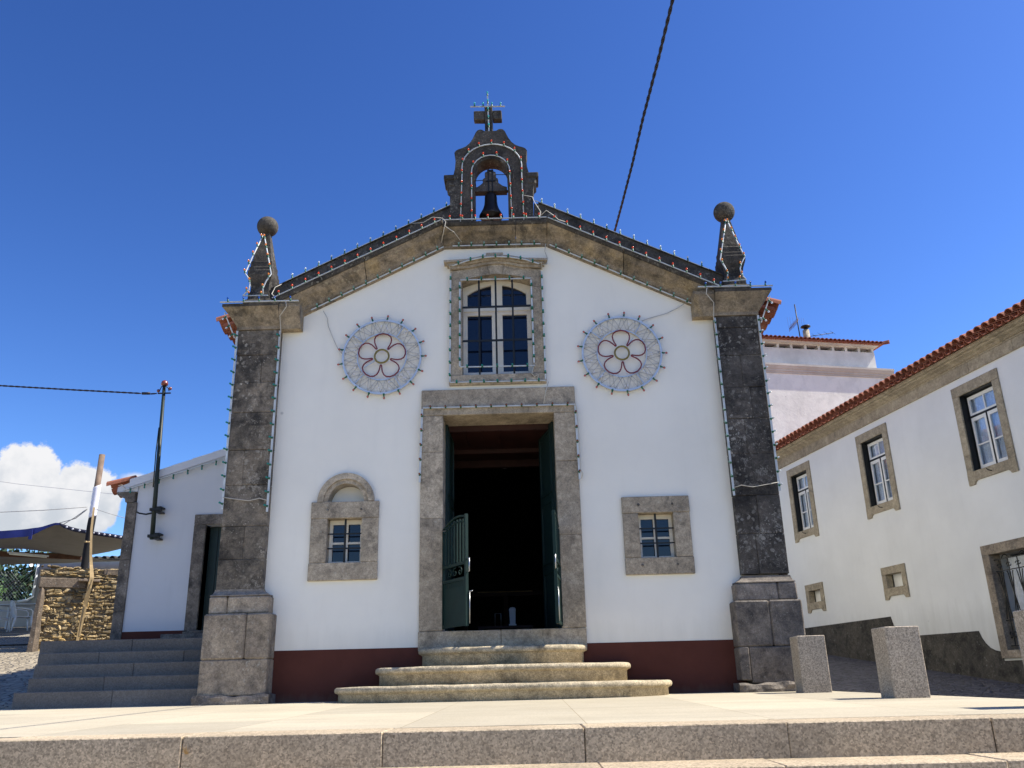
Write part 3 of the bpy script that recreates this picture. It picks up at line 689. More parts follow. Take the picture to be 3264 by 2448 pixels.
def stone_frame(mb, x0, x1, z0, z1, ix0, ix1, iz0, iz1, yf=-.05, yb=.3, b=.006):
    mb.box(x0, x1, yf, yb, iz1, z1, 0, b, .002); mb.box(x0, x1, yf, yb, z0, iz0, 0, b, .002)
    mb.box(x0+.004, ix0, yf+.004, yb, iz0+.002, iz1-.002, 0, b, .002); mb.box(ix1, x1-.004, yf+.004, yb, iz0+.002, iz1-.002, 0, b, .002)
def small_window(x0, x1, z0, z1, ix0, ix1, iz0, iz1, label, arch=None):
    W = bpy.data.objects.new('window', None); COL.objects.link(W); W.parent = CH; W['label'] = label
    mb = MB(); stone_frame(mb, x0, x1, z0, z1, ix0, ix1, iz0, iz1)
    if arch:
        cx, cz = arch
        o = arc(cx, cz, .40, .405, 0, 180, 25); i1 = arc(cx, cz, .315, .32, 180, 0, 25); i2 = arc(cx, cz, .253, .258, 180, 0, 25)
        mb.prism(o+i1, -.055, .28); mb.prism(arc(cx, cz, .313, .318, 0, 180, 25)+i2, -.032, .28)
    mb.build('surround', 'stone', W)
    for fx, zz in ([(.245, (iz1+z1)/2), (.745, (iz1+z1)/2)]+([] if arch else [(.245, (iz0+z0)/2+.01), (.755, (iz0+z0)/2+.01)])):
        g = MB(); cxp = lerp(x0, x1, fx); g.tube([(cxp, -.0535, zz), (cxp, -.03, zz)], .020 if fx < .5 else .016, 9); g.build('plug', 'stone_ped_dark', W)
    yf = .13; mx = (ix0+ix1)/2; mz = lerp(iz0, iz1, .47)
    fr = MB()
    fr.prism(rect(ix0, ix1, iz0, iz1), yf, yf+.05, [rect(ix0+.045, mx-.022, iz0+.035, mz-.014), rect(mx+.022, ix1-.045, iz0+.035, mz-.014), rect(ix0+.045, mx-.022, mz+.014, iz1-.06), rect(mx+.022, ix1-.045, mz+.014, iz1-.06)])
    fr.build('frame', 'wpaint', W)
    g = MB(); g.box(ix0+.01, ix1-.01, yf+.03, yf+.038, iz0+.01, iz1-.01); g.build('glass', 'darkglass', W)
    g = MB(); g.box(mx-.013, mx+.013, .03, .056, iz0-.02, iz1+.02)
    for f in (.33, .66): z = lerp(iz0, iz1, f); g.box(ix0-.02, ix1+.02, .022, .03, z-.01, z+.01)
    g.build('grille', 'blackiron', W)
    if arch:
        g = MB(); o = arc(cx, cz, .26, .265, 0, 180, 25); g.prism(o, .20, .3); g.build('tympanum', 'white', W)
small_window(-2.645, -1.695, 1.55, 2.635, -2.41, -1.93, 1.79, 2.40, 'small barred window with a half round stone arch above', (-2.165, 2.638))
small_window(1.69, 2.625, 1.52, 2.59, 1.91, 2.39, 1.75, 2.36, 'small barred window with a plain square stone surround')
# doorway
mb = MB()
mb.box(-1.118, 1.115, -.052, .30, 3.852, 4.245, 0, .007, .002); mb.box(-.85, .85, .302, .53, 3.853, 3.93)
for s, js in ((-1, (.852, 2.36, 3.31, 3.85)), (1, (.852, 2.09, 3.13, 3.85))):
    for a, b in zip(js[:-1], js[1:]): mb.box(s*.80, s*1.118, -.05+random.uniform(-.003, .003), .32, a+.0015, b-.0015, 0, .006, .002)
mb.box(-1.125, -.02, -.056, .5, .60, .85, 0, .008, .002); mb.box(-.017, 1.115, -.054, .5, .60, .848, 0, .008, .002)
mb.build('door_surround', 'stone', CH)
def leaf(name, hinge, free, z0, z1):
    h = Vector((*hinge, 0)); f = Vector((*free, 0)); d = (f-h); L = d.length; d.normalize(); n = Vector((-d.y, d.x, 0))
    return lambda p: tuple(h+d*p[0]+n*p[1]+Vector((0, 0, p[2])))
for hinge, free in (((-.79, .34), (-.765, 1.13)), ((.79, .34), (.60, 1.11))):
    T = leaf('d', hinge, free, 0, 0); mb = MB(T)
    mb.box(0, .79, -.02, .02, .86, 3.83)
    for a, b in ((.9, 1.7), (1.8, 2.7), (2.8, 3.75)):
        for sgn in (-1, 1):
            for (x0, x1, z0, z1) in ((.08, .71, a, a+.04), (.08, .71, b-.04, b), (.08, .12, a+.041, b-.041), (.67, .71, a+.041, b-.041)): mb.box(x0, x1, sgn*.021, sgn*.034, z0, z1)
    mb.build('door', 'dgreen', CH)
for hinge, free in (((-.795, -.03), (-.425, -.63)), ((.795, -.03), (.715, -.73))):
    T = leaf('g', hinge, free, 0, 0); w = .705
    G = bpy.data.objects.new('gate', None); COL.objects.link(G); G.parent = CH
    mb = MB(T)
    mb.box(0, .035, -.018, .018, .875, 2.17); mb.box(w-.04, w, -.02, .02, .87, 2.305)
    for z0, z1 in ((.88, .92), (1.455, 1.495), (1.655, 1.695)): mb.box(.036, w-.041, -.016, .016, z0, z1)
    mb.box(.036, w-.041, -.004, .004, .921, 1.454)
    for k in range(10): x = .07+.06*k; mb.box(x, x+.03, -.008, .008, 1.38, 1.45)
    for k in range(7):
        x = .095+k*.083; zt = 2.13+.14*sin(pi*(.12+.62*x/w)); mb.bar((x, 0, 1.695), (x, 0, zt), .020)
    ar = [(x, 0, 2.15+.155*sin(pi*(.08+.66*x/w))) for x in frange(.02, w-.02, 14)]; mb.tube(ar, .016, 6)
    ar = [(x, 0, 2.08+.155*sin(pi*(.08+.66*x/w))) for x in frange(.02, w-.02, 14)]; mb.tube(ar, .011, 6)
    for cx_, sg in ((.2, 1), (.36, -1), (.5, 1)):
        mb.tube([(cx_+.012*k*cos(.75*k)*.55*sg, 0, 1.575+.012*k*sin(.75*k)*.5) for k in range(1, 12)], .008, 5)
    mb.build('gate_frame', 'green', G)
    mb = MB(T); mb.tube([(w, 0, 1.55), (w+.045, .01, 1.55), (w+.045, .01, 1.72), (w, 0, 1.72)], .008, 6); mb.build('handle', 'metal', G); mb = MB(T); mb.tube([(w, .02, 1.30), (w+.02, .03, 1.30), (w+.09, .03, 1.30)], .007, 6); mb.tube([(w+.012, .03, 1.30), (w+.012, .03, .9)], .006, 6)
    mb.build('bolt', 'metal', G)

# curved entrance steps
ST = bpy.data.objects.new('entrance_steps', None); COL.objects.link(ST); ST.parent = CH
def curved_step(hw, dep, z0, z1, cut):
    def rg(inset, z, y_back=-.004):
        pts = []
        n = 56
        for i in range(n+1):
            a = pi*i/n; c_, s_ = cos(a), sin(a); e = 2/2.7
            x = (hw-inset)*math.copysign(abs(c_)**e, c_); y = -(dep-inset)*abs(s_)**e
            wob = .004*sin(13*x+hw*7)+.003*sin(31*x)
            pts.append((x, min(y, y_back)+wob*(1 if y < -.1 else 0), z+(.003*sin(8*x+hw) if z > z1-.03 else 0)))
        return pts
    mb = MB()
    prof = [(.052, z0), (.05, z1-.092), (.04, z1-.088), (.03, z1-.078), (.008, z1-.072), (0, z1-.055), (-.002, z1-.038), (.004, z1-.018), (.022, z1-.004), (.05, z1)]
    mb.rings([rg(i, z) for i, z in prof], 0, True)
    mb.build('step', 'step', ST)
curved_step(2.17, 1.28, -.25, .17, 0); curved_step(1.665, .86, .10, .392, 0); curved_step(1.115, .46, .30, .628, 0)

# ------------------------------------------------------------------ things inside the chapel
l = thing('ceiling_lamp', 'pale dome lamp hanging inside the dark chapel doorway', 'lamp', (-.03, 4.0, 4.05))
mb = MB(); mb.lathe((-.03, 4.0, 4.03), [(0, .0), (.05, .008), (.085, .03), (.11, .065), (.112, .075), (0, .08)], 20); mb.build('shade', 'cloth_w', l)
mb = MB(); mb.tube([(-.03, 4.0, 4.1), (-.03, 4.0, 5.3)], .008); mb.build('cord', 'blackiron', l)
l = thing('altar_rail', 'dark wooden rail with thin gilt moulding inside the chapel', 'rail', (-.2, 9.0, .85))
mb = MB(); mb.box(-1.2, .8, 8.9, 9.1, 2.15, 2.27); mb.build('rail_top', 'redwood', l)
mb = MB(); mb.box(-.86, .44, 8.885, 8.899, 2.24, 2.262); mb.build('moulding', 'strap', l)
for x in (-1.2, -.25, .7): mb = MB(); mb.box(x, x+.1, 8.92, 9.08, .85, 2.149); mb.build('post', 'redwood', l)
l = thing('table', 'dark side table standing inside the open chapel doorway', 'table', (-.02, 3.1, .85))
mb = MB(); mb.box(-.5, .42, 2.9, 3.5, 1.05, 1.09); mb.build('tabletop', 'redwood', l)
for x in (-.47, .35):
    for y in (2.93, 3.43): mb = MB(); mb.box(x, x+.05, y, y+.05, .85, 1.049); mb.build('leg', 'redwood', l)
l = thing('lantern', 'small white lantern on the table in the dark doorway', 'lantern', (.075, 3.05, 1.09))
mb = MB(); mb.box(.015, .135, 2.99, 3.11, 1.09, 1.12); mb.build('base', 'plastic', l); mb = MB(); mb.box(.02, .13, 2.995, 3.105, 1.34, 1.37); mb.lathe((.075, 3.05, 1.37), [(.05, 0), (.045, .02), (.01, .03)], 12); mb.build('cap', 'plastic', l)
mb = MB(); mb.rings([[(.03, 3.005, 1.121), (.12, 3.005, 1.121), (.12, 3.095, 1.121), (.03, 3.095, 1.121)], [(.022, 2.997, 1.339), (.128, 2.997, 1.339), (.128, 3.103, 1.339), (.022, 3.103, 1.339)]]); mb.build('body', 'plastic', l)
l = thing('metal_stand', 'slim chrome frame stand on the table in the doorway', 'stand', (-.17, 3.05, 1.09))
mb = MB(); mb.tube([(-.22, 3.05, 1.09), (-.22, 3.05, 1.30), (-.12, 3.05, 1.30), (-.12, 3.05, 1.09)], .006); mb.tube([(-.22, 3.12, 1.095), (-.12, 3.12, 1.095)], .006); mb.build('stand_frame', 'metal', l)

# ------------------------------------------------------------------ festoon lights
BULB = {}
def bulbmesh(col, long=False):
    if (col, long) in BULB: return BULB[col, long]
    mb = MB(); k = 1.35 if long else 1.0
    mb.lathe((0, 0, 0), [(.026, -.006), (.024, .0), (.016, .012*k), (.0135, .045*k), (.0, .045*k)], 8, 0)
    z = .040*k
    mb.lathe((0, 0, z), [(.011, 0), (.017, .010), (.0205, .022), (.019, .035), (.012, .046), (.0, .050)], 9, 1)
    o = mb.build('bulb', ['socket', 'b_'+col]); me = o.data; bpy.data.objects.remove(o)
    BULB[col, long] = me
    return me
def place_bulb(root, p, d, col, long=False, sc_=.74):
    o = bpy.data.objects.new('bulb', bulbmesh(col, long)); COL.objects.link(o); o.parent = root
    o.location = Vector(p)-Vector(root.location); o.scale = (sc_, sc_, sc_)
    d = Vector(d).normalized(); d += Vector((random.uniform(-.07, .07), random.uniform(-.07, .07), random.uniform(-.07, .07)))
    o.rotation_mode = 'QUATERNION'; o.rotation_quaternion = d.to_track_quat('Z', 'Y')
    return o
GR = 'festoon light strings fixed to the chapel'
def light_string(label, lines, col, n, d, rail='batten', w=.018, wires=(), lead=.5, long=False, cols=None, name='light_string'):
    """lines: polylines of batten; n bulbs spread along each"""
    root = thing(name, label, 'light string', lines[0][0], GR)
    mb = MB()
    for ln in lines:
        if len(ln) == 2 or rail == 'seg':
            for a, b in zip(ln[:-1], ln[1:]): mb.bar(a, b, w, w*.55)
        else: mb.tube(ln, w*.5, 6)
    mb.build('batten', 'batten', root)
    ns = n if isinstance(n, (list, tuple)) else [n]*len(lines)
    for li, (ln, k) in enumerate(zip(lines, ns)):
        P = [Vector(p) for p in ln]; seg = [(b-a).length for a, b in zip(P[:-1], P[1:])]; tot = sum(seg)
        for i in range(k):
            t = tot*(i+lead)/(k-1+2*lead); j = 0
            while j < len(seg)-1 and t > seg[j]: t -= seg[j]; j += 1
            p = P[j].lerp(P[j+1], t/seg[j])
            dd = d(p, P[j+1]-P[j]) if callable(d) else d
            c = cols[(i+li) % len(cols)] if cols else col
            place_bulb(root, p+Vector(dd).normalized()*(w*.3), dd, c, long)
    if wires:
        for wr in wires: mb = MB(); mb.tube(wr, .0065, 5); mb.build('cable', 'cream_wire', root)
    return root
UP = (0, -.25, 1); OUT = (0, -1, .12)
yc = -.325
light_string('red bulbs on the left slope of the gable cornice top', [[(-3.33, yc, 5.675), (-.82, yc, 6.905)]], 'red', 13, UP,
             wires=[[(-.80, -.33, 6.93), (-.95, -.30, 6.97), (-1.1, -.2, 6.94), (-1.3, -.08, 7.0)], [(-.80, -.34, 6.93), (-.74, -.36, 6.85), (-.77, -.33, 6.72), (-.83, -.12, 6.62)], [(-.76, -.36, 6.78), (-.62, -.3, 6.70), (-.52, -.12, 6.63)],
                    [(-3.3, -.33, 5.70), (-3.38, -.2, 5.80), (-3.36, -.12, 5.95), (-3.27, -.08, 6.02)]])
light_string('red bulbs along the level middle of the gable cornice under the bell', [[(-.80, yc, 6.905), (.80, yc, 6.895)]], 'red', 8, UP, lead=.6)
light_string('red bulbs on the right slope of the gable cornice top', [[(.82, yc, 6.89), (3.33, yc, 5.645)]], 'red', 13, UP,
             wires=[[(.72, -.33, 6.93), (.80, -.36, 6.99), (.90, -.34, 6.92), (.98, -.33, 6.84), (1.08, -.33, 6.80)]])
yl = -.075
light_string('green bulbs under the left slope of the gable cornice', [[(-2.80, yl, 5.575), (-.80, yl, 6.575)]], 'palegreen', 11, (0, -1, .4), w=.02)
light_string('green bulbs under the level middle of the gable cornice', [[(-.66, yl, 6.585), (.70, yl, 6.575)]], 'palegreen', 7, (0, -1, .4), w=.02)
light_string('green bulbs under the right slope of the gable cornice', [[(.84, yl, 6.555), (2.96, yl, 5.475)]], 'palegreen', 11, (0, -1, .4), w=.02,
             wires=[[(.78, -.08, 6.57), (.76, -.06, 6.45), (.80, -.05, 6.33), (.78, -.12, 6.2), (.72, -.16, 6.17)]])
light_string('clear bulbs along the left dark gable coping', [[(-3.22, -.07, 6.07), (-.66, -.07, 7.335)]], 'clear', 13, (0, -.1, 1), long=True)
light_string('clear bulbs along the right dark gable coping', [[(.64, -.07, 7.345), (3.24, -.07, 6.055)]], 'clear', 13, (0, -.1, 1), long=True,
             wires=[[(.45, -.12, 7.42), (.60, -.12, 7.38), (.62, -.12, 7.30), (.72, -.10, 7.12), (.70, -.2, 6.95)]])
# bell gable arches
ao = [(-.535, -.115, 6.93), (-.505, -.115, 7.85)]+[(-.03+.475*cos(a)-.0, -.115, 7.98+.40*sin(a)) for a in [pi-pi*i/14 for i in range(15)]]+[(.44, -.115, 7.84), (.455, -.115, 6.93)]
light_string('red bulbs on the outer arch of the bell gable', [ao], 'red', 17, (0, -.5, .85), w=.02)
ai = [(-.355, -.115, 7.0), (-.355, -.115, 7.84)]+[(-.05+.305*cos(a), -.115, 7.875+.30*sin(a)) for a in [pi-pi*i/12 for i in range(13)]]+[(.25, -.115, 7.84), (.27, -.115, 7.02)]
light_string('red bulbs on the inner arch around the bell', [ai], 'red', 12, (0, -.5, .85), w=.02)
r = light_string('small cyan light cross rising in front of the stone cross', [[(-.068, -.06, 8.66), (-.085, -.06, 9.44)], [(-.37, -.06, 9.155), (.20, -.06, 9.14)]], 'cyan', [5, 4], (0, -.35, 1), w=.022)
# pinnacle outlines and capitals
for s, nm in ((-1, 'left'), (1, 'right')):
    y = -.205
    A, B, C_, D_, E_, F_, G_ = ((-3.555, 6.80), (-3.70, 6.42), (-3.795, 6.14), (-3.705, 5.96), (-3.80, 5.76), (-3.395, 6.11), (-3.505, 5.88)) if s < 0 else ((3.545, 6.81), (3.665, 6.42), (3.755, 6.15), (3.665, 5.96), (3.735, 5.77), (3.385, 6.12), (3.475, 5.90))
    yt = .02
    def q(p, t=None):
        z = p[1]; yy = lerp(-.195, -.05, max(0, min(1, (z-6.2)/.6))); k_ = (yy+11.982)/11.732
        return (.386+(p[0]-.386)*k_, yy, .128+(z-.128)*k_)
    apex = q(A)
    l1 = [apex, q(B), q(C_), q((lerp(C_[0], D_[0], .6), 6.06)), q(D_), q((D_[0]-.01*s*-1, 5.86)), q(E_)]
    l2 = [apex, q((lerp(A[0], F_[0], .5), 6.46)), q(F_), q((lerp(F_[0], G_[0], .6), 6.0)), q(G_), q((G_[0]+(.01 if s < 0 else -.02), 5.78))]
    l3 = [q(E_), q((G_[0]+(.085 if s < 0 else -.09), 5.755))]
    light_string('orange bulbs outlining the %s pinnacle' % ('left' if s < 0 else 'right'), [l1, l2, l3], 'orange', [7, 6, 2], (-.15, -.3, 1), w=.021, cols=['orange'])
    yb = -.33
    ln = [(-4.10, yb, 5.63), (-2.93, yb, 5.615)] if s < 0 else [(2.99, yb, 5.64), (4.09, yb, 5.625)]
    sg = s
    light_string('blue bulbs on the top edge of the %s pilaster capital' % nm, [ln], 'blue', 5, (0, -.5, .8), w=.026,
                 wires=[[(s*3.12, -.34, 5.62), (s*3.10, -.34, 5.52), (s*3.22, -.24, 5.42), (s*3.21, -.17, 5.2), (s*3.215, -.16, 4.95)]])
    light_string('clear bulbs slung under the outer side of the %s pilaster capital' % nm, [[(s*4.07, -.20, 5.52), (s*3.92, -.1, 5.14)]], 'clear', 3, (s*.6, -.2, -.7), w=.02, long=True)
    # shaft edges
    zl = 2.55 if s < 0 else 2.60
    light_string('pale green bulbs down the outer edge of the %s dark pilaster' % nm, [[(s*3.875, -.135, 5.24), (s*3.868, -.135, zl)]], 'teal' if s < 0 else 'clear', 14, (s*.42, -.9, .1), w=.028, lead=.4,
                 wires=[[(s*3.87, -.14, 2.72), (s*3.7, -.15, 2.69), (s*3.5, -.15, 2.66), (s*3.35, -.15, 2.69), (s*3.24, -.14, 2.66)]])
    light_string('pale green bulbs down the inner edge of the %s dark pilaster' % nm, [[(s*3.232, -.135, 5.22), (s*3.236, -.135, zl-.05)]], 'teal' if s < 0 else 'palegreen', 14, (-.42, -.9, .1), w=.028, lead=.4)
light_string('brown bulbs framing the chapel doorway', [[(-1.09, -.075, 3.965), (1.11, -.075, 3.955)], [(-1.10, -.075, 3.95), (-1.125, -.075, 2.87)], [(1.11, -.075, 3.94), (1.125, -.075, 2.85)]], 'brown', [10, 5, 5], OUT, w=.028,
             wires=[[(.74, -.09, 4.31), (.69, -.09, 4.15), (.66, -.08, 3.98)], [(1.11, -.09, 3.97), (1.13, -.09, 3.9), (1.14, -.08, 3.5), (1.14, -.08, 3.0), (1.17, -.08, 2.93), (1.15, -.08, 2.86)]])
yw = -.12
light_string('green bulbs around the outer edge of the gable window surround', [[(-.655, -.16, 6.20), (-.44, -.16, 6.275), (-.2, -.16, 6.325), (0, -.16, 6.335), (.22, -.16, 6.32), (.45, -.16, 6.27), (.66, -.16, 6.19)],
             [(-.69, -.07, 6.12), (-.70, -.07, 4.36)], [(.70, -.07, 6.10), (.70, -.07, 4.36)], [(-.70, -.075, 4.345), (.70, -.075, 4.335)]], 'teal', [7, 9, 9, 7], OUT, w=.022,
             wires=[[(.66, -.16, 6.19), (.70, -.12, 6.24), (.71, -.09, 6.12)], [(-.655, -.16, 6.20), (-.70, -.12, 6.23), (-.69, -.09, 6.10)], [(.54, -.08, 4.6), (.50, -.08, 4.45), (.54, -.08, 4.40), (.60, -.08, 4.43), (.58, -.08, 4.36)]])
light_string('green bulbs around the inner opening of the gable window', [[(-.54, -.065, 6.0), (.53, -.065, 5.995)], [(-.55, -.065, 5.97), (-.555, -.065, 4.60)], [(.535, -.065, 5.97), (.54, -.065, 4.62)], [(-.555, -.065, 4.585), (.55, -.065, 4.575)]], 'teal', [5, 7, 7, 5], OUT, w=.024)

def wheel(cx, cz, side, rot, label):
    root = thing('flower_light_ornament', label, 'light ornament', (cx, -.05, cz), 'round flower light ornaments on the facade')
    y = -.055
    def P(r, a, yy=y): return (cx+r*sin(a), yy, cz+r*cos(a))
    N = 64
    mb = MB()
    mb.rings([[P(.592, 2*pi*i/N, y-.012), P(.592, 2*pi*i/N, y+.012), P(.566, 2*pi*i/N, y+.012), P(.566, 2*pi*i/N, y-.012)] for i in list(range(N))+[0]], cap0=False, cap1=False)
    mb.build('rim', 'bluewhite', root)
    mb = MB(); mb.rings([[P(.372, 2*pi*i/N, y-.006), P(.372, 2*pi*i/N, y+.006), P(.358, 2*pi*i/N, y+.006), P(.358, 2*pi*i/N, y-.006)] for i in list(range(N))+[0]], cap0=False, cap1=False)
    for a in (.6, 2.6, 3.9, 5.4): mb.bar(P(.37, a), P(.57, a), .018, .01)
    mb.bar(P(.10, rot), P(.30, rot), .02, .008)
    mb.build('inner_ring', 'bluewhite', root)
    mb = MB(); mb.rings([[P(.567, 2*pi*i/N, -.030), P(.567, 2*pi*i/N, -.026), P(.372, 2*pi*i/N, -.026), P(.372, 2*pi*i/N, -.030)] for i in list(range(N))+[0]], cap0=False, cap1=False)
    mb.build('backing', 'film', root)
    mb = MB(); k = 34; pts = []
    rnd = random.Random(int(cx*100))
    for i in range(k+1):
        a = 2*pi*i/k+rnd.uniform(-.02, .02); pts.append(P(.566 if i % 2 else .374, a, y-.004))
    pts2 = [P(.374 if i % 2 else .566, 2*pi*(i+.35)/k+rnd.uniform(-.03, .03), y+.004) for i in range(k+1)]
    for pp in (pts, pts2):
        for a, b in zip(pp[:-1], pp[1:]): mb.tube([a, b], .0036, 4)
    for i in range(44):
        a = rnd.uniform(0, 2*pi); r = rnd.uniform(.38, .56); mb.bar(P(r, a, y-.008), P(r+rnd.uniform(.015, .03), a+rnd.uniform(-.03, .03), y-.008), .009, .008, 1)
    mb.build('zigzag_wire', ['wire', 'cloth_w'], root)
    for j in range(5):
        th = 2*pi*j/5+(.05 if side < 0 else .0)
        h_ = [(.109, .079), (.116, .080), (.130, .081), (.17, .103), (.215, .121), (.265, .127), (.31, .112), (.345, .068)]
        loc = [(a, -b) for a, b in h_]+[(.360, 0)]+h_[::-1]
        pts = []
        for r_, t_ in loc: pts.append((cx+r_*sin(th)+t_*cos(th), y-.012, cz+r_*cos(th)-t_*sin(th)))
        mb = MB(); mb.tube(pts, .0105, 6); mb.build('petal', 'petal', root)
    mb = MB(); mb.tube([P(.105, 2*pi*i/24, y-.012) for i in range(24)], .0145, 7, closed=True); mb.build('centre_ring', 'olive', root)
    for j in range(17):
        a = 2*pi*(j+.25)/17+.02; p = P(.59, a); d = (sin(a), -.05, cos(a))
        place_bulb(root, p, d, 'pinkred', True, .78)
    mb = MB()
    if side < 0: mb.tube([(-2.31, -.05, 4.86), (-2.38, -.03, 4.95), (-2.46, -.025, 5.12), (-2.54, -.025, 5.32), (-2.56, -.03, 5.45), (-2.62, -.06, 5.56)], .006, 5)
    else: mb.tube([(2.17, -.05, 5.24), (2.25, -.03, 5.28), (2.40, -.03, 5.32), (2.55, -.03, 5.36), (2.72, -.03, 5.44), (2.86, -.06, 5.52)], .006, 5)
    mb.build('cable', 'wire', root)
wheel(-1.712, 4.793, -1, 4.15, 'round flower light ornament on the wall left of the gable window')
wheel(1.838, 4.733, 1, .65, 'round flower light ornament on the wall right of the gable window')

# ------------------------------------------------------------------ annex
AX = thing('annex_building', 'low white annex with sloping roof and green door behind the left pilaster', 'building', (-5.0, 2.0, .95))
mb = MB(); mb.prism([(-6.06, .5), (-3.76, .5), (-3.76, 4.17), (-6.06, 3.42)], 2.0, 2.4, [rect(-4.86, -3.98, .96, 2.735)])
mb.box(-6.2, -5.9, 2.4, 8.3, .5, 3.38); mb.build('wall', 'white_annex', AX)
mb = MB(); mb.box(-6.05, -5.055, 1.992, 1.9985, .9, 1.082); mb.build('plinth', 'maroon', AX)
mb = MB()
for a, b in ((.5, 1.4), (1.4, 2.2), (2.2, 3.14)): mb.box(-6.215, -6.045, 1.965, 2.3, a+.002, b-.002, 0, .006)
mb.prism([(-6.09, 3.142), (-6.09, 3.315), (-6.40, 3.315), (-6.375, 3.26), (-6.30, 3.235), (-6.25, 3.20), (-6.235, 3.142)], 1.955, 2.35)
mb.build('quoin', 'stone_ped_dark', AX)
mb = MB(); mb.prism([(-6.40, 3.318), (-6.06, 3.318), (-6.06, 3.44), (-6.18, 3.48), (-6.395, 3.40)], 1.97, 2.4); mb.build('eave_block', 'white_annex', AX)
mb = MB()
mb.box(-5.055, -4.86, 1.955, 2.25, 1.075, 2.735, 0, .006); mb.box(-5.055, -3.78, 1.955, 2.25, 2.738, 2.905, 0, .006); mb.box(-3.98, -3.78, 1.955, 2.25, 1.075, 2.735, 0, .006); mb.box(-5.35, -3.78, 1.80, 2.3, .95, 1.02, 0, .006); mb.box(-5.05, -3.8, 1.9, 2.3, 1.022, 1.073, 0, .006)
mb.build('door_surround', 'stone_ped_dark', AX)
mb = MB(); mb.box(-4.86, -3.98, 2.18, 2.22, 1.06, 2.735)
for k in range(6): mb.box(-4.85+k*.145, -4.72+k*.145, 2.165, 2.181, 1.08, 2.72)
mb.build('door', 'dgreen', AX)
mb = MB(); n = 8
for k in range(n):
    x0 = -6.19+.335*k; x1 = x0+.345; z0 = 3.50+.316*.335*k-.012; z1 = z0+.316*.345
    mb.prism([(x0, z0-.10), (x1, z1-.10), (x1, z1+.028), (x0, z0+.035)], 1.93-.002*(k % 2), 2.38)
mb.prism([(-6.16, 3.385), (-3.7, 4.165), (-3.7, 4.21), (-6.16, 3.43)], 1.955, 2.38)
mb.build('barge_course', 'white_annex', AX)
mb = MB()
y = 2.02
while y < 8.3:
    barrel(mb, (-6.57, y, 3.415), (-6.12, y, 3.525), .10); barrel(mb, (-6.54, y+.115, 3.39), (-6.12, y+.115, 3.50), .09, cup=True); barrel(mb, (-6.42, y+.05, 3.33), (-6.2, y+.05, 3.37), .085); y += .23
mb.add([(-6.5, 2.39, 3.43), (-6.5, 8.4, 3.43), (-3.76, 8.4, 4.29), (-3.76, 2.39, 4.29), (-6.5, 2.39, 3.39), (-6.5, 8.4, 3.39), (-3.76, 8.4, 4.25), (-3.76, 2.39, 4.25)], [(0, 1, 2, 3), (4, 5, 6, 7), (0, 1, 5, 4), (3, 2, 6, 7), (0, 3, 7, 4), (1, 2, 6, 5)])
mb.build('roof', 'tile', AX)
light_string('dark bulbs hanging under the sloping verge of the annex', [[(-6.28, 1.93, 3.33), (-4.2, 1.93, 3.975)]], 'teal', 9, (.1, -.2, -1), w=.026, long=True,
             wires=[[(-6.24, 1.92, 3.36), (-6.3, 1.9, 3.42), (-6.36, 1.9, 3.41)]])

# stairs up to the annex
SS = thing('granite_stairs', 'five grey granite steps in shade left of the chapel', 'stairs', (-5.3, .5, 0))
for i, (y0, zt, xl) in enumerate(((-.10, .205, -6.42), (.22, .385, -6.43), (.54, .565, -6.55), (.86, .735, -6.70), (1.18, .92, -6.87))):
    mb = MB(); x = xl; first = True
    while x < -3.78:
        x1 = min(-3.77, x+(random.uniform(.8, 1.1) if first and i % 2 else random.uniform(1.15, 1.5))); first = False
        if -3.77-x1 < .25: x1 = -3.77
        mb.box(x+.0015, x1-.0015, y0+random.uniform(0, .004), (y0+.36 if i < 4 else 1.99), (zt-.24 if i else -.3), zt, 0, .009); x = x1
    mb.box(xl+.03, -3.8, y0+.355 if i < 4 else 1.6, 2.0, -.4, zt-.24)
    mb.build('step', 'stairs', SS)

# mast and wires on the annex
MS = thing('service_mast', 'dark green electricity mast bracketed to the annex wall', 'pole', (-5.67, 1.85, 2.5))
def mx(z): return lerp(-5.675, -5.765, (z-2.53)/(5.16-2.53))
mb = MB(); mb.tube([(mx(2.5), 1.85, 2.5), (mx(3.5), 1.85, 3.5), (mx(5.12), 1.85, 5.12)], [.037, .034, .027], 12); mb.tube([(mx(4.37)-.025, 1.83, 4.37), (mx(3.9)-.04, 1.82, 3.95), (mx(3.4)-.035, 1.82, 3.35)], .009); mb.build('pole', 'mastgreen', MS)
mb = MB(); mb.lathe((-5.762, 1.85, 5.12), [(.03, 0), (.055, .01), (.06, .04), (.045, .08), (.02, .095), (0, .1)], 14); mb.build('cap', 'insul', MS)
for z in (2.98, 2.55): mb = MB(); mb.box(mx(z)-.06, mx(z)+.11, 1.80, 1.90, z-.022, z+.022); mb.box(mx(z)+.03, mx(z)+.12, 1.82, 1.99, z-.05, z-.025); mb.box(mx(z)+.03, mx(z)+.12, 1.82, 1.99, z+.025, z+.05); mb.build('bracket', 'blackiron', MS)
mb = MB(); mb.bar((-5.86, 1.85, 4.985), (-5.64, 1.85, 4.985), .02); mb.tube([(-5.84, 1.85, 5.02), (-5.80, 1.83, 5.10), (-5.75, 1.82, 5.11), (-5.69, 1.84, 5.08), (-5.67, 1.85, 5.02)], .008)
mb.build('crossarm', 'blackiron', MS); mb = MB()
mb.tube([(-5.98, 1.85, 2.955), (-5.93, 1.85, 2.93), (-5.82, 1.85, 2.91), (-5.71, 1.85, 2.93)], .014); mb.build('conduit', 'blackiron', MS)
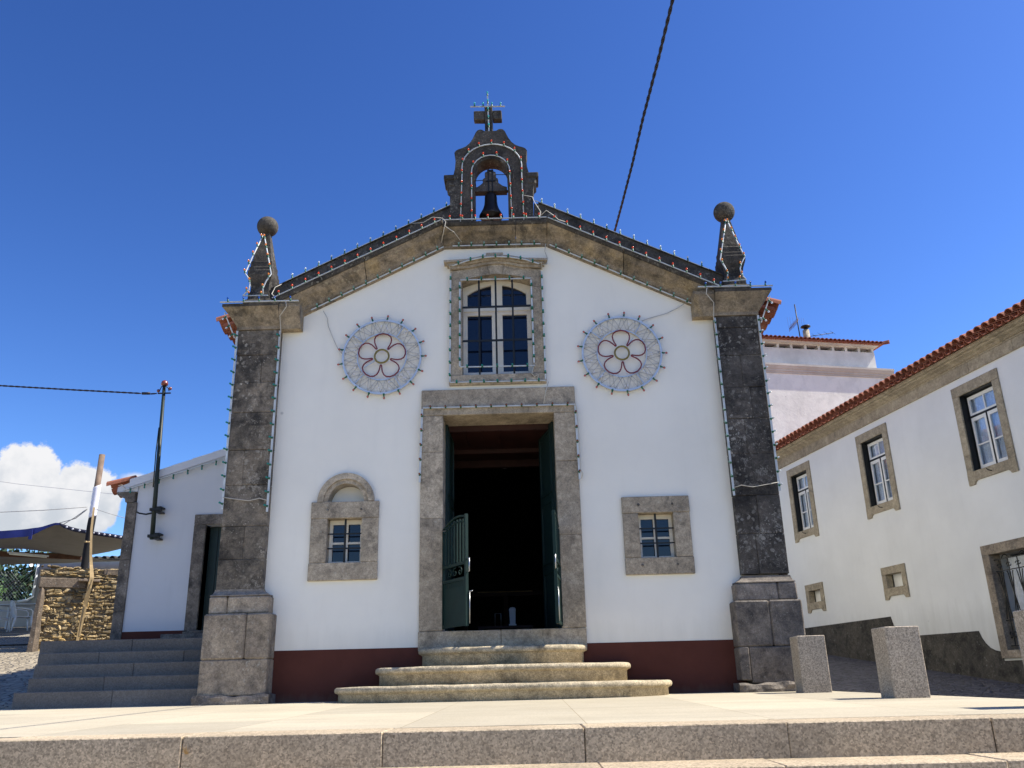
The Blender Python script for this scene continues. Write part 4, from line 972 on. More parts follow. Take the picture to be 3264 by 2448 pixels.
for x, z in ((-5.855, 5.035), (-5.655, 5.07)): mb = MB(); mb.lathe((x, 1.85, z-.03), [(.012, 0), (.024, .01), (.028, .03), (.018, .05), (0, .055)], 10); mb.build('insulator', 'insul', MS)
def twist(mb, pts, r, pitch, n=5, per=6):
    P = [Vector(p) for p in pts]
    for ph in (0, pi):
        q = []; dist = 0
        for a, b in zip(P[:-1], P[1:]):
            L = (b-a).length; k = max(2, int(L/pitch*per)); d = (b-a).normalized(); u = d.orthogonal().normalized(); w = d.cross(u)
            for i in range(k):
                t = i/k; ang = 2*pi*(dist+L*t)/pitch+ph; q.append(a.lerp(b, t)+(u*cos(ang)+w*sin(ang))*r*.5)
            dist += L
        mb.tube(q, r, n)
mb = MB(); twist(mb, [(-5.88, 1.85, 4.985), (-6.0, 1.85, 4.98), (-6.15, 1.85, 4.995)], .010, .2)
mb.tube([(-6.0, 1.85, 4.99), (-6.13, 1.85, 4.993)], .024, 8)
twist(mb, [(-6.15, 1.85, 4.995), (-7.39, 1.85, 5.10), (-8.61, 1.85, 5.21), (-11.5, 1.85, 5.52), (-16, 1.85, 6.1)], .011, .22)
tag(mb.build('power_cable', 'cable'), 'twisted black cable running left from the mast across the sky', 'cable')
# twisted cable over the square
def over_cable():
    pts = [(1.93, .9, 7.0), (1.935, .60, 7.12), (1.965, -.35, 7.08), (2.0, -1.45, 7.05), (2.02, -2.5, 7.03), (2.06, -3.6, 7.01), (2.09, -4.62, 7.01), (2.2, -7, 7.1), (2.4, -12, 7.5), (3.0, -24, 9.0)]
    mb = MB(); twist(mb, pts, .0145, .30, 6, 8)
    tag(mb.build('overhead_cable', 'cable'), 'thick twisted black cable crossing the sky above the right gable slope', 'cable')
over_cable()

# ------------------------------------------------------------------ bollards
def bollard_mesh():
    mb = MB(); mb.box(-.168, .168, -.168, .168, -.12, .645, 0, .008, .004)
    return mb
first = None
for x, y, lab, h in ((3.735, -.93, 'square granite bollard beside the right pilaster pedestal', 1.0), (3.925, -3.14, 'square granite bollard in the middle of the row along the plaza edge', 1.0), (4.165, -5.36, 'square granite bollard cut by the right picture edge', 1.04)):
    if first is None: o = bollard_mesh().build('bollard', 'bollard'); first = o
    else: o = first.copy(); COL.objects.link(o)
    o.location = (x, y, plz(y)); o.rotation_euler.z = radians(random.uniform(-2, 2)); o.scale.z = h
    tag(o, lab, 'bollard', 'granite bollards along the plaza edge')

# ------------------------------------------------------------------ right house
HU = Vector((-.205, .979, 0)).normalized(); HN = Vector((-.979, -.205, 0)).normalized(); HO = Vector((9.4, 0, 0))
def HT(p): return tuple(HO+HU*p[0]-HN*p[1]+Vector((0, 0, p[2])))     # (along, depth into the wall, height)
RH = thing('white_house', 'long white two storey house with tiled eaves along the right street', 'house', tuple(HO+HU*5))
wins = [(9.64, 10.46), (6.34, 7.18), (2.94, 3.84)]
WZ0, WZ1 = 3.67, 5.12
vents = [(9.77, 10.31), (6.49, 7.03)]
mb = MB(HT)
mb.prism([(-7, -2), (16, -2), (16, 5.455), (-7, 5.455)], 0, .45, [rect(a-.015, b+.015, WZ0-.015, WZ1+.015) for a, b in wins]+[rect(a-.012, b+.012, 1.90, 2.20) for a, b in vents]+[rect(2.085, 3.895, .515, 2.17)])
mb.box(15.6, 16, .46, 7, -2, 5.45); mb.box(-7, -6.6, .46, 7, -2, 5.45); mb.box(-7, 16, 7, 7.3, -2, 5.45)
mb.build('wall', 'white_house', RH)
mb = MB(HT)
pl = [(16, 1.34), (7.12, 1.34), (7.06, 1.16), (6.95, 1.04), (6.8, .96), (6.6, .915), (4.54, .89), (4.49, .77), (4.42, .675), (4.32, .59), (4.2, .54), (4.04, .51)]
mb.prism(pl+[(4.04, -2), (16, -2)], -.018, -.002); mb.prism([(-7, -2), (2.0, -2), (2.0, .51), (-7, .51)], -.018, -.002); mb.box(2.0, 4.04, -.018, -.002, -2, .36)
mb.build('plinth', 'stone_plinth', RH)
mb = MB(HT)
s = -7.0
while s < 16:
    L = random.uniform(.9, 1.5); e = min(16, s+L)
    mb.box(s+.002, e-.002, -.045, .0, 5.452, 5.655, 0, .004)
    s = e
prof = [(.0, 5.657), (-.05, 5.657), (-.055, 5.68), (-.085, 5.69), (-.12, 5.72), (-.185, 5.745), (-.20, 5.765), (-.25, 5.775), (-.27, 5.80), (-.27, 5.835), (.0, 5.84)]
s = -7.0
while s < 16:
    L = random.uniform(1.2, 1.9); e = min(16, s+L)
    mb.rings([[(s+.002, y, z) for y, z in prof], [(e-.002, y, z) for y, z in prof]]); s = e
mb.build('cornice', 'stone_house', RH)
mb = MB(HT); RSL = .34; s = -7.0
while s < 16:
    for k in range(3):
        o0 = -.43+.40*k; z0 = 5.905+RSL*.40*k; j = random.uniform(-.008, .008)
        barrel(mb, (s+j, o0, z0), (s, o0+.46, z0+RSL*.46+.02), .088, 8)
        barrel(mb, (s+.0975, o0+.025, z0-.028), (s+.0975, o0+.46, z0+RSL*.44), .085, 6, cup=True)
    s += .195
mb.add([(-7.1, -.3, 5.86), (16.1, -.3, 5.86), (16.1, 3.6, 7.19), (-7.1, 3.6, 7.19), (-7.1, -.3, 5.838), (16.1, -.3, 5.838), (16.1, 3.6, 7.16), (-7.1, 3.6, 7.16)], [(0, 1, 2, 3), (4, 5, 6, 7), (0, 1, 5, 4), (3, 2, 6, 7), (0, 3, 7, 4), (1, 2, 6, 5)])
mb.add([(-7.1, 3.6, 7.19), (16.1, 3.6, 7.19), (16.1, 7.5, 5.86), (-7.1, 7.5, 5.86)], [(0, 1, 2, 3)])
mb.build('roof', 'tile', RH)
for wi, (a, b) in enumerate(wins):
    Wn = bpy.data.objects.new('window', None); COL.objects.link(Wn); Wn.parent = RH
    Wn['label'] = ('white casement window nearest the chapel pilaster', 'white casement window in the middle of the row', 'white casement window at the right picture edge')[wi]
    x0, x1 = a-.17, b+.17
    mb = MB(HT)
    mb.box(x0, x1, -.03, .2, WZ1+.001, 5.31, 0, .005, .001)
    for p0, p1 in ((x0, a), (b, x1)):
        zz = 3.86 if p0 == x0 else 3.98
        mb.box(p0, p1, -.03, .2, zz+.0015, WZ1-.0015, 0, .004, .001); mb.box(p0, p1, -.029, .2, WZ0+.0015, zz-.0015, 0, .004, .001)
    mb.prism([(x0, 3.43), (x0+.15, 3.43), (x0+.17, 3.465), (x0+.22, 3.50), (x1-.22, 3.50), (x1-.17, 3.465), (x1-.15, 3.43), (x1, 3.43), (x1, WZ0), (x0, WZ0)], -.032, .2)
    mb.build('surround', 'stone_house', Wn)
    w = b-a; m_ = (a+b)/2; tz = WZ0+1.03
    mb = MB(HT)
    mb.prism(rect(a, b, WZ0, WZ1), .12, .19, [rect(a+.035, b-.035, tz+.02, WZ1-.035), rect(a+.035, m_-.018, WZ0+.02, tz-.02), rect(m_+.018, b-.035, WZ0+.02, tz-.02)])
    mb.box(a, a+.008, 0.0, .12, WZ0, WZ1); mb.box(b-.008, b, 0.0, .12, WZ0, WZ1); mb.box(a+.009, b-.009, 0, .12, WZ1-.008, WZ1)
    mb.build('frame', 'blackiron', Wn)
    sash = []
    mb = MB(HT)
    c0, c1, d0, d1 = a+.036, b-.036, tz+.021, WZ1-.036
    mb.prism(rect(c0, c1, d0, d1), .125, .165, [rect(c0+.05, m_-.012, d0+.04, d1-.06), rect(m_+.012, c1-.05, d0+.04, d1-.06)])
    for e0, e1 in ((a+.036, m_-.019), (m_+.019, b-.036)):
        zz0, zz1 = WZ0+.021, tz-.021; zm = lerp(zz0, zz1, .47)
        mb.prism(rect(e0, e1, zz0, zz1), .125, .165, [rect(e0+.055, e1-.045, zz0+.085, zm-.012), rect(e0+.055, e1-.045, zm+.012, zz1-.065)])
    mb.build('sash', 'wpaint2', Wn)
    mb = MB(HT); mb.box(a+.04, b-.04, .142, .147, WZ0+.03, WZ1-.04); mb.build('glass', 'pane', Wn)
    mb = MB(HT); n = 60
    for h0, h1, zb, zt in ((a+.05, m_-.01, WZ0+.10, tz), (m_+.01, b-.05, WZ0+.10, tz), (a+.05, m_-.005, tz, WZ1-.05), (m_+.005, b-.05, tz, WZ1-.05)):
        top = []; bot = []
        for i in range(n):
            t = i/(n-1); x = lerp(h0, h1, t); d = .215+.016*sin(t*34+wi)+.008*sin(t*13)
            sc = .03*abs(sin(t*pi*5)) if zb < tz-.1 else 0
            top.append((x, d, zt)); bot.append((x, d+.004, zb+.03-sc))
        mb.add(top+bot, [(i, i+1, n+i+1, n+i) for i in range(n-1)], 0, True)
    mb.build('curtain', 'curtain', Wn)
    mb = MB(HT); mb.box(a+.01, b-.01, .4, .45, WZ0, WZ1); mb.build('room_backing', 'room_shade', Wn)
    mb = MB(HT); mb.tube([(m_-.02, -.03, 3.575), (m_-.02, -.10, 3.585), (m_-.01, -.13, 3.62)], .009, 6); mb.build('hook', 'blackiron', Wn)
for vi, (a, b) in enumerate(vents):
    V = bpy.data.objects.new('vent', None); COL.objects.link(V); V.parent = RH
    mb = MB(HT); x0, x1 = a-.145, b+.145
    mb.box(x0, x1, -.03, .12, 2.19, 2.345, 0, .004, .002); mb.box(x0, a, -.028, .12, 1.911, 2.188, 0, .004); mb.box(b, x1, -.028, .12, 1.911, 2.188, 0, .004)
    mb.prism([(x0, 1.675), (x0+.12, 1.675), (x0+.15, 1.72), (x0+.19, 1.745), (x1-.19, 1.745), (x1-.15, 1.72), (x1-.12, 1.675), (x1, 1.675), (x1, 1.908), (x0, 1.908)], -.03, .12)
    mb.build('surround', 'stone_house', V)
    mb = MB(HT); mb.box(a-.01, b+.01, .15, .2, 1.901, 2.199); mb.build('back_panel', 'wpaint2', V)
    mb = MB(HT); mb.box(b-.003, b+.01, .121, .149, 1.905, 2.195); mb.build('reveal', 'stone_plinth', V)
D = bpy.data.objects.new('grilled_opening', None); COL.objects.link(D); D.parent = RH
mb = MB(HT); mb.box(1.92, 4.055, -.035, .2, 2.157, 2.33, 0, .005)
for p0, p1 in ((1.92, 2.1), (3.88, 4.055)):
    mb.box(p0, p1, -.033, .2, 1.82, 2.155, 0, .004); mb.box(p0, p1, -.033, .2, 1.25, 1.818, 0, .004); mb.box(p0, p1, -.034, .2, .40, 1.248, 0, .004)
mb.box(2.1, 3.88, -.04, .2, .40, .528, 0, .004); mb.build('surround', 'stone_ped', D)
mb = MB(HT)
for z in (.60, 1.02, 1.86, 2.06): mb.bar((2.1, .06, z), (3.88, .06, z), .016)
for k in range(8):
    c = 2.2+k*.225
    for sg in (-1, 1):
        mb.tube([(c+sg*.07, .06, 1.84), (c+sg*.055, .06, 1.80), (c+sg*.03, .06, 1.62), (c-sg*.02, .06, 1.35), (c-sg*.06, .06, 1.12), (c-sg*.07, .06, 1.05)], .009, 5)
        mb.tube([(c+sg*(.03+.025*cos(t)), .06, 1.95+.03*sin(t)) for t in [sg*i*.7 for i in range(8)]], .008, 5)
        mb.tube([(c+sg*(.05+.03*cos(t)), .06, .78+.05*sin(t)) for t in [sg*i*.7 for i in range(9)]], .008, 5)
    mb.bar((c, .06, .6), (c, .06, 2.06), .013)
for k in range(4):
    c = 2.35+k*.42; mb.tube([(c+.09*t-.0, .06, 2.07+.06*sin(pi*(t+1)/2)) for t in frange(-1, 1, 9)], .009, 5)
mb.build('iron_grille', 'blackiron', D)
mb = MB(HT); n = 60
for s0, s1 in ((3.15, 3.78),):
    top = [(lerp(s0, s1, i/(n-1)), .25+.02*sin(i*.9), 2.1) for i in range(n)]; wst = [(lerp(s0+.36, s1-.05, i/(n-1)), .24+.015*sin(i*.9), 1.15) for i in range(n)]; bot = [(lerp(s0+.30, s1-.02, i/(n-1)), .25+.02*sin(i*.9), .60) for i in range(n)]
    mb.add(top+wst+bot, [(r*n+i, r*n+i+1, (r+1)*n+i+1, (r+1)*n+i) for r in (0, 1) for i in range(n-1)], 0, True)
mb.build('curtain', 'curtain', D)
mb = MB(HT); mb.box(2.11, 3.87, .40, .44, .53, 2.15); mb.build('room_backing', 'room_shade', D)

# ------------------------------------------------------------------ house behind
BA = radians(12.5); BU = Vector((cos(BA), sin(BA), 0)); BN = Vector((sin(BA), -cos(BA), 0)); BO = Vector((8.0, 17.0, 0))
def BT(p): return tuple(BO+BU*p[0]-BN*p[1]+Vector((0, 0, p[2])))
BH = thing('tall_house', 'tall white house with attic vents rising behind the street house', 'house', (9, 18, 1.5))
mb = MB(BT); mb.box(.62, 5.72, 0, 8, 0, 10.52); mb.build('wall', 'white_back', BH)
mb = MB(BT); prof = [(.0, 10.50), (-.03, 10.50), (-.035, 10.56), (-.06, 10.575), (-.07, 10.64), (-.095, 10.66), (-.13, 10.74), (-.15, 10.76), (-.15, 10.835), (.4, 10.86), (.4, 10.5)]
mb.rings([[(.3, y, z) for y, z in prof], [(6.10, y, z) for y, z in prof]]); mb.box(5.722, 6.08, .0, 8, 10.6, 10.83); mb.build('cornice', 'back_cornice', BH)
mb = MB(BT); mb.box(.45, 5.68, .25, 7.8, 10.85, 11.60)
for x in (.62, 1.22, 1.79, 2.33, 2.89, 3.44, 4.01, 4.54, 5.07, 5.63): mb.box(x-.045, x+.045, .26, .6, 11.601, 11.76)
mb.box(.45, 5.70, .24, .55, 11.762, 11.80); mb.box(.45, 5.6, 1.4, 1.5, 11.601, 11.76); mb.box(.4, 5.78, .05, 7.8, 11.801, 11.838); mb.build('attic_parapet', 'white_parapet', BH)
mb = MB(BT); mb.box(.5, 5.55, .62, 1.3, 11.604, 11.608); mb.build('attic_floor', 'room_shade', BH)
mb = MB(BT); s = .35
while s < 5.95:
    barrel(mb, (s, -.10, 11.865), (s, .6, 11.99), .075, 6); barrel(mb, (s+.085, -.08, 11.86), (s+.085, .6, 11.98), .06, 5, cup=True); s += .17
for s in (.9, 1.45, 2.0, 2.5, 3.1, 3.65, 4.2, 4.7, 5.2, 5.6): barrel(mb, (s, .35, 11.96), (s+.16, .5, 11.98), .075, 6)
mb.box(.3, 5.95, -.06, 7.9, 11.842, 11.868)
mb.add([(.3, .0, 11.872), (5.95, 0, 11.872), (4.2, 4, 12.25), (.3, 4, 12.25)], [(0, 1, 2, 3)])
barrel(mb, (6.12, -.12, 11.93), (5.5, .6, 11.93), .07, 7); barrel(mb, (6.1, -.14, 11.86), (5.6, .4, 11.9), .08, 7)
mb.build('roof', 'tile', BH)
FL = thing('chimney_flue', 'cement chimney flue with dark metal cowl on the tiled roof', 'chimney', BT((3.78, 1.5, 11.9)))
mb = MB(BT); mb.tube([(3.78, 1.5, 11.9), (3.78, 1.5, 12.92)], .125, 14); mb.build('pipe', 'stone_house', FL)
mb = MB(BT); mb.tube([(3.79, 1.5, 12.92), (3.79, 1.5, 13.02)], .08, 12); mb.tube([(3.79, 1.5, 13.02), (3.79, 1.5, 13.06), (3.79, 1.5, 13.10), (3.79, 1.5, 13.14)], [.10, .19, .17, .06], 16); mb.build('cowl', 'blackiron', FL)
AN = thing('roof_antenna', 'television antenna on a thin mast behind the roof flue', 'antenna', BT((3.7, 1.9, 12.0)))
mb = MB(BT); mb.tube([(3.76, 1.9, 12.0), (3.70, 1.9, 14.2)], .022, 6); mb.build('mast', 'blackiron', AN)
mb = MB(BT); a = Vector((3.78, 1.9, 13.55)); b = Vector((3.14, 1.6, 12.98)); mb.tube([a, b], .012, 5)
for k in range(9):
    p = a.lerp(b, .1+k*.105); mb.tube([p+Vector((-.05, -.14, .07)), p+Vector((.05, .14, -.07))], .008, 4)
for sx in (-.38, .32):
    for k in range(3): mb.tube([(3.74+sx*(.4+.3*k), 2.0, 13.2), (3.74+sx*(.4+.3*k), 2.0, 13.68)], .0035, 4)
mb.build('short_boom', 'beam', AN)
mb = MB(BT); a = Vector((3.5, 1.9, 12.72)); b = Vector((5.08, 1.7, 12.98)); mb.tube([a, b], .014, 5)
for k in range(5):
    p = a.lerp(b, .34+k*.16); mb.tube([p+Vector((-.06, -.25, -.16)), p+Vector((.06, .25, .20))], .006, 4); mb.lathe(tuple(p), [(0, -.03), (.028, 0), (0, .03)], 6)
mb.build('long_boom', 'blackiron', AN)
# rain pipe on the corner of the chapel
mb = MB(); mb.tube([(3.92, .62, 5.1), (3.93, .62, 4.2), (4.0, .62, 4.0), (4.02, .62, -.2)], .045, 8); mb.build('rain_pipe', 'stone_dark', CH)

# ------------------------------------------------------------------ left background
RO = Vector((-10.8, 8.0, 0)); RU = Vector((.89, .454, 0)).normalized(); RN = Vector((.454, -.89, 0)).normalized()
def RT(p): return tuple(RO+RU*p[0]-RN*p[1]+Vector((0, 0, p[2])))
RW = thing('rubble_wall', 'sunlit rubble stone wall with a lintel slab behind the annex corner', 'wall', RT((1.5, .2, 1.0)))
mb = MB(RT); mb.box(-.02, 4.6, .025, .5, .4, 2.95); mb.build('core', 'rubble_core', RW)
mb = MB(RT); rnd = random.Random(3)
state = random.getstate(); random.seed(21)
z = 1.02; ph = 0.0
while z < 2.98:
    h = rnd.uniform(.035, .095); x = .06 if 1.2 < z < 2.5 else -.06; ph += 1.7
    while x < 4.6:
        w = rnd.choice((rnd.uniform(.04, .09), rnd.uniform(.06, .14), rnd.uniform(.10, .24)))
        hh = h*rnd.uniform(.55, 1.45); d = rnd.uniform(-.035, .015)
        zz = z+.022*sin(x*3.1+ph)+.014*sin(x*8.3+ph*2)+rnd.uniform(-.012, .012)
        if not (2.47 < zz+hh*.5 < 2.79 and x < .96 and x+w > -.1) and zz+hh < 3.03:
            n0 = len(mb.v); mb.box(x+.003, x+w-.003, d, .2, zz+.002, zz+hh-.002, 0, rnd.uniform(.010, .03), .015)
            ca = rnd.uniform(-.10, .10); cx0, cz0 = x+w*.5, zz+hh*.5
            for q in range(n0, len(mb.v)):
                a, b, c = mb.v[q]; mb.v[q] = (cx0+(a-cx0)-(c-cz0)*ca, b, cz0+(c-cz0)+(a-cx0)*ca)
        x += w*rnd.uniform(.92, 1.02)
    z += h*.93
random.setstate(state)
mb.build('stonework', 'rubble', RW)
mb = MB(RT); mb.box(-.06, .92, -.03, .3, 2.52, 2.75, 0, .02, .006); mb.box(1.25, 1.62, -.02, .3, 2.83, 2.98, 0, .02, .006); mb.build('lintel', 'slab', RW)
mb = MB(RT); mb.box(.74, 1.2, -.20, .2, 2.66, 2.72, 0, .012, .006); mb.build('ledge_stone', 'slab', RW)
mb = MB(RT); rg = []
for z_, x0, x1 in ((1.0, -.10, .13), (1.4, -.08, .12), (1.9, -.07, .10), (2.3, -.05, .10), (2.47, -.02, .07), (2.51, .01, .04)):
    rg.append([(x0, -.10, z_), (lerp(x0, x1, .5), -.13, z_), (x1, -.10, z_), (x1, .05, z_), (x0, .05, z_)])
mb.rings(rg); mb.build('upright_slab', 'slab', RW)

WP = thing('wooden_pole', 'leaning wooden pole wrapped in white and black cloth behind the rubble wall', 'pole', (-10.25, 8.75, 1.2))
def px(z): return -10.255+.022*(z-3)
mb = MB(); mb.tube([(px(1.2), 8.75, 1.2), (px(4.0), 8.75, 4.0), (px(5.80), 8.75, 5.83)], [.075, .072, .07], 12); mb.build('post', 'wood', WP)
def wrap(z0, z1, r, mat, name, amp):
    mb = MB(); n = 14; k = 16
    mb.rings([[(px(lerp(z0, z1, i/k))+(r+amp*sin(3*j+i*1.9))*cos(2*pi*j/n), 8.75+(r+amp*sin(3*j+i*1.9))*sin(2*pi*j/n), lerp(z0, z1, i/k)+.02*sin(2*pi*j/n+1)*(1 if 0 < i < k else 2)) for j in range(n)] for i in range(k+1)], 0, True)
    mb.build(name, mat, WP)
wrap(4.26, 5.03, .083, 'cloth_w', 'white_cloth', .007); wrap(1.4, 4.27, .086, 'cloth_b', 'black_cloth', .004)
mb = MB()
def ribbon(mb, pts, ws):
    vs = []; k = len(pts)
    for p, w in zip(pts, ws): p = Vector(p); vs += [p-RU*w*.5, p+RU*w*.5, p+RU*w*.5-RN*.012, p-RU*w*.5-RN*.012]
    fs = [[i*4+a, i*4+(a+1) % 4, (i+1)*4+(a+1) % 4, (i+1)*4+a] for i in range(k-1) for a in range(4)]+[[0, 1, 2, 3], [(k-1)*4+j for j in range(4)]]
    mb.add(vs, fs)
ribbon(mb, [RT(p) for p in ((.86, .10, 4.45), (.87, .02, 3.9), (.93, -.02, 3.3), (.97, -.06, 3.06), (1.02, -.215, 2.75), (1.0, -.225, 2.6), (.95, -.12, 2.15), (.92, -.10, 1.8), (.90, -.09, 1.4), (.90, -.09, 1.25))], (.045, .05, .055, .07, .09, .085, .08, .07, .065, .06))
ribbon(mb, [RT(p) for p in ((1.045, -.23, 2.72), (1.02, -.24, 2.5), (.98, -.14, 2.1), (.945, -.11, 1.7), (.93, -.10, 1.45))], (.03, .035, .04, .04, .03))
mb.tube([RT((.86, .10, 3.62)), RT((.80, .02, 3.60)), RT((.76, .1, 3.62)), RT((.82, .25, 3.64))], .02, 6)
tag(mb.build('fabric_strap', 'strap'), 'tan fabric strap hanging from the wrapped pole down the rubble wall', 'strap')
def ropething(name, label, lines, r, mat='wire'):
    mb = MB()
    for p in lines: mb.tube(p, r, 5)
    tag(mb.build(name, mat), label, 'rope')
ropething('tie_rope', 'thin rope from the wrapped pole to the left picture edge', [[(-10.34, 8.66, 4.50), (-11.4, 8.66, 4.45), (-12.5, 8.66, 4.43), (-15, 8.66, 4.45)]], .010)
ropething('canopy_rope', 'rope from the wrapped pole down to the canopy peak', [[(-10.33, 8.66, 4.46), (-10.65, 8.75, 4.27), (-11.0, 8.88, 4.12)], [(-10.33, 8.66, 4.44), (-10.65, 8.78, 4.25), (-11.1, 8.9, 4.17)]], .010)
ropething('guy_wire', 'thin wire from the wrapped pole across to the annex corner', [[(-10.16, 8.66, 4.45), (-9.7, 8.66, 4.30), (-9.27, 8.66, 4.17), (-6.3, 8.3, 3.3)]], .007)
ropething('phone_wire', 'faint thin wire crossing the cloud to the annex eave', [[(-16, 10, 5.95), (-13.0, 10, 5.45), (-10.5, 10, 5.12), (-9.6, 9.9, 5.02), (-6.3, 8.2, 3.5)]], .006)

CN = thing('canopy', 'blue tarpaulin canopy with grey underside and white discs for daylit eyelets at the left', 'canopy', (-12, 10, 2))
near = [(-14.6, 8.9, 4.04), (-13.4, 8.9, 4.02), (-12.5, 8.9, 3.99), (-11.9, 8.9, 4.02), (-11.55, 8.9, 4.06), (-11.14, 8.9, 4.17), (-10.71, 8.9, 4.02), (-10.22, 8.9, 3.92), (-9.84, 8.9, 3.86), (-9.46, 8.9, 3.79), (-8.9, 8.9, 3.7)]
far = [(-16.6, 12, 4.14), (-15.4, 12, 4.13), (-14.5, 12, 4.11), (-13.7, 12, 4.06), (-13.0, 12, 3.98), (-12.5, 12, 3.87), (-12.1, 12, 3.82), (-11.8, 12, 3.84), (-11.3, 12, 3.93), (-10.85, 12, 4.02), (-10.2, 12, 4.15)]
mb = MB(); n = len(near); K = 14; vs = []
for k in range(K+1):
    t = k/K
    for i in range(n):
        p = Vector(near[i]).lerp(Vector(far[i]), t); p.z -= .10*sin(pi*t)*(1+.5*sin(i*1.7))*.6; p.z += .008*sin(k*2.1+i*3.3)
        vs.append(p)
mb.add(vs, [(k*n+i, k*n+i+1, (k+1)*n+i+1, (k+1)*n+i) for k in range(K) for i in range(n-1)], 0, True)
o = mb.build('tarpaulin', 'tarp', CN)
for p in o.data.polygons:
    pass
if sum(p.normal.z for p in o.data.polygons) < 0: o.data.flip_normals()
mb = MB(); m = 40; top = []; bot = []
def along(P, t):
    t = t*(len(P)-1); i = min(int(t), len(P)-2); return Vector(P[i]).lerp(Vector(P[i+1]), t-i)
for i in range(m):
    t = i/(m-1); p = along(near, t); d = lerp(.17, .03, smooth01((t-.30)/.2)); d = d if t < .52 else .07
    top.append((p.x, 8.885+.008*sin(i*1.3), p.z+.02)); bot.append((p.x+.01*sin(i), 8.875+.01*sin(i*1.1), p.z-d))
b2 = [(a, b+.012, c) for a, b, c in top]; b3 = [(a, b+.012, c) for a, b, c in bot]
mb.add(top+bot+b2+b3, [(i, i+1, m+i+1, m+i) for i in range(m//2)], 0, True)
mb.add(top+bot+b2+b3, [(i, i+1, m+i+1, m+i) for i in range(m//2, m-1)]+[(2*m+i, 2*m+i+1, 3*m+i+1, 3*m+i) for i in range(m-1)]+[(i, i+1, 2*m+i+1, 2*m+i) for i in range(m-1)]+[(m+i, m+i+1, 3*m+i+1, 3*m+i) for i in range(m-1)], 1, True)
mb.build('valance', ['tarpblue', 'navy'], CN)
for i in range(12):
    p = along(near, .56+.036*i); mb = MB(); mb.tube([(p.x, 8.862, p.z-.02), (p.x, 8.868, p.z-.02)], .026, 8); mb.build('eyelet_light', 'cloth_w', CN)  # white discs painted as daylight showing through the eyelet holes
mb = MB(); mb.box(-11.775, -11.70, 8.84, 8.86, 3.78, 4.03); mb.build('tie_strap', 'tarpblue', CN)
mb = MB(); mb.bar((-16.5, 12.0, 4.09), (-12.05, 12.0, 3.80), .10, .14); mb.build('beam', 'beam', CN)
mb = MB(); mb.add([(-16.6, 12.2, 4.02), (-13.0, 12.2, 3.83), (-12.0, 12.2, 3.80), (-12.0, 13.2, 3.93), (-13.0, 13.2, 3.82), (-16.6, 13.2, 3.83)], [(0, 1, 4, 5), (1, 2, 3, 4)]); o = mb.build('back_flap', 'tarp', CN)
if sum(p.normal.z for p in o.data.polygons) < 0: o.data.flip_normals()
mb = MB(); mb.add([(-17.5, 13.21, 3.86), (-13.0, 13.21, 3.84), (-12.2, 13.21, 3.90), (-12.2, 15.8, 4.24), (-13.0, 15.8, 4.22), (-17.5, 15.8, 4.24)], [(0, 1, 4, 5), (1, 2, 3, 4)]); o = mb.build('back_flap', 'tarp', CN)  # unseen flap added past the far edge to shade the chairs
if sum(p.normal.z for p in o.data.polygons) < 0: o.data.flip_normals()
for x, y, zt in ((-15.6, 12.0, 4.0), (-16.2, 8.9, 4.0)): mb = MB(); mb.tube([(x, y, .5), (x, y, zt)], .05, 8); mb.build('support_post', 'wood', CN)
l = thing('fluorescent_lamp', 'white fluorescent tube lamp under the blue canopy', 'lamp', (-13.3, 11.5, 3.85))
mb = MB(); mb.bar((-13.82, 11.5, 3.90), (-12.70, 11.5, 3.775), .07, .04); mb.build('housing', 'plastic', l)
mb = MB(); mb.tube([(-13.78, 11.5, 3.862), (-12.74, 11.5, 3.742)], .018, 8); mb.build('tube', 'tube', l)
l = thing('wall_lamp', 'small lit lamp at the grey shed corner under the canopy', 'lamp', (-15.14, 15.0, 4.05))
mb = MB(); mb.lathe((-15.14, 15.0, 4.0), [(0, 0), (.035, .015), (.045, .06), (.035, .11), (0, .13)], 10); mb.build('bulb', 'lit', l)
mb = MB(); mb.tube([(-15.14, 15.0, 4.12), (-15.14, 15.0, 4.2), (-15.14, 15.9, 4.22)], .012); mb.build('bracket', 'metal', l)

SH = thing('grey_shed', 'pale grey rendered shed with tiled edge behind the rubble wall', 'shed', (-13.5, 17, 2.2))
mb = MB(); mb.box(-15.5, -9.5, 16.0, 20, 1.5, 4.27); mb.build('wall', 'cementwall', SH)
mb = MB(); mb.box(-15.56, -9.4, 15.93, 20.1, 4.272, 4.31)
x = -15.4
while x < -9.5: barrel(mb, (x, 15.9, 4.33), (x, 16.6, 4.40), .09, 6); x += .26
mb.build('roof', 'stone_plinth', SH)
mb = MB(); mb.tube([(-15.45, 15.93, 4.25), (-15.47, 15.93, 3.2), (-15.6, 15.9, 3.08), (-15.9, 15.9, 3.05)], .04, 8); mb.build('down_pipe', 'plastic', SH)
mb = MB(); mb.box(-22, -15.52, 16.1, 16.4, 1.3, 3.0); mb.box(-22, -15.52, 16.08, 16.42, 3.001, 3.10)
tag(mb.build('low_wall', 'cementwall'), 'low grey concrete wall behind the white chairs', 'wall')
FN = thing('mesh_fence', 'chain link fence standing on the low concrete wall', 'fence', (-17, 16.25, 3.1))
mb = MB(); p = .11
for k in range(-12, 62):
    x = -22+k*p
    for sg in (1, -1):
        a = (x, x+1.0*sg)
        x0, x1 = (x, x+.95) if sg > 0 else (x+.95, x)
        z0, z1 = 3.1, 4.05
        lo, hi = -22, -15.55
        if min(x0, x1) >= lo and max(x0, x1) <= hi: mb.tube([(x0, 16.25, z0), (x1, 16.25, z1)], .0055, 3, caps=False)
mb.build('mesh', 'metal', FN)
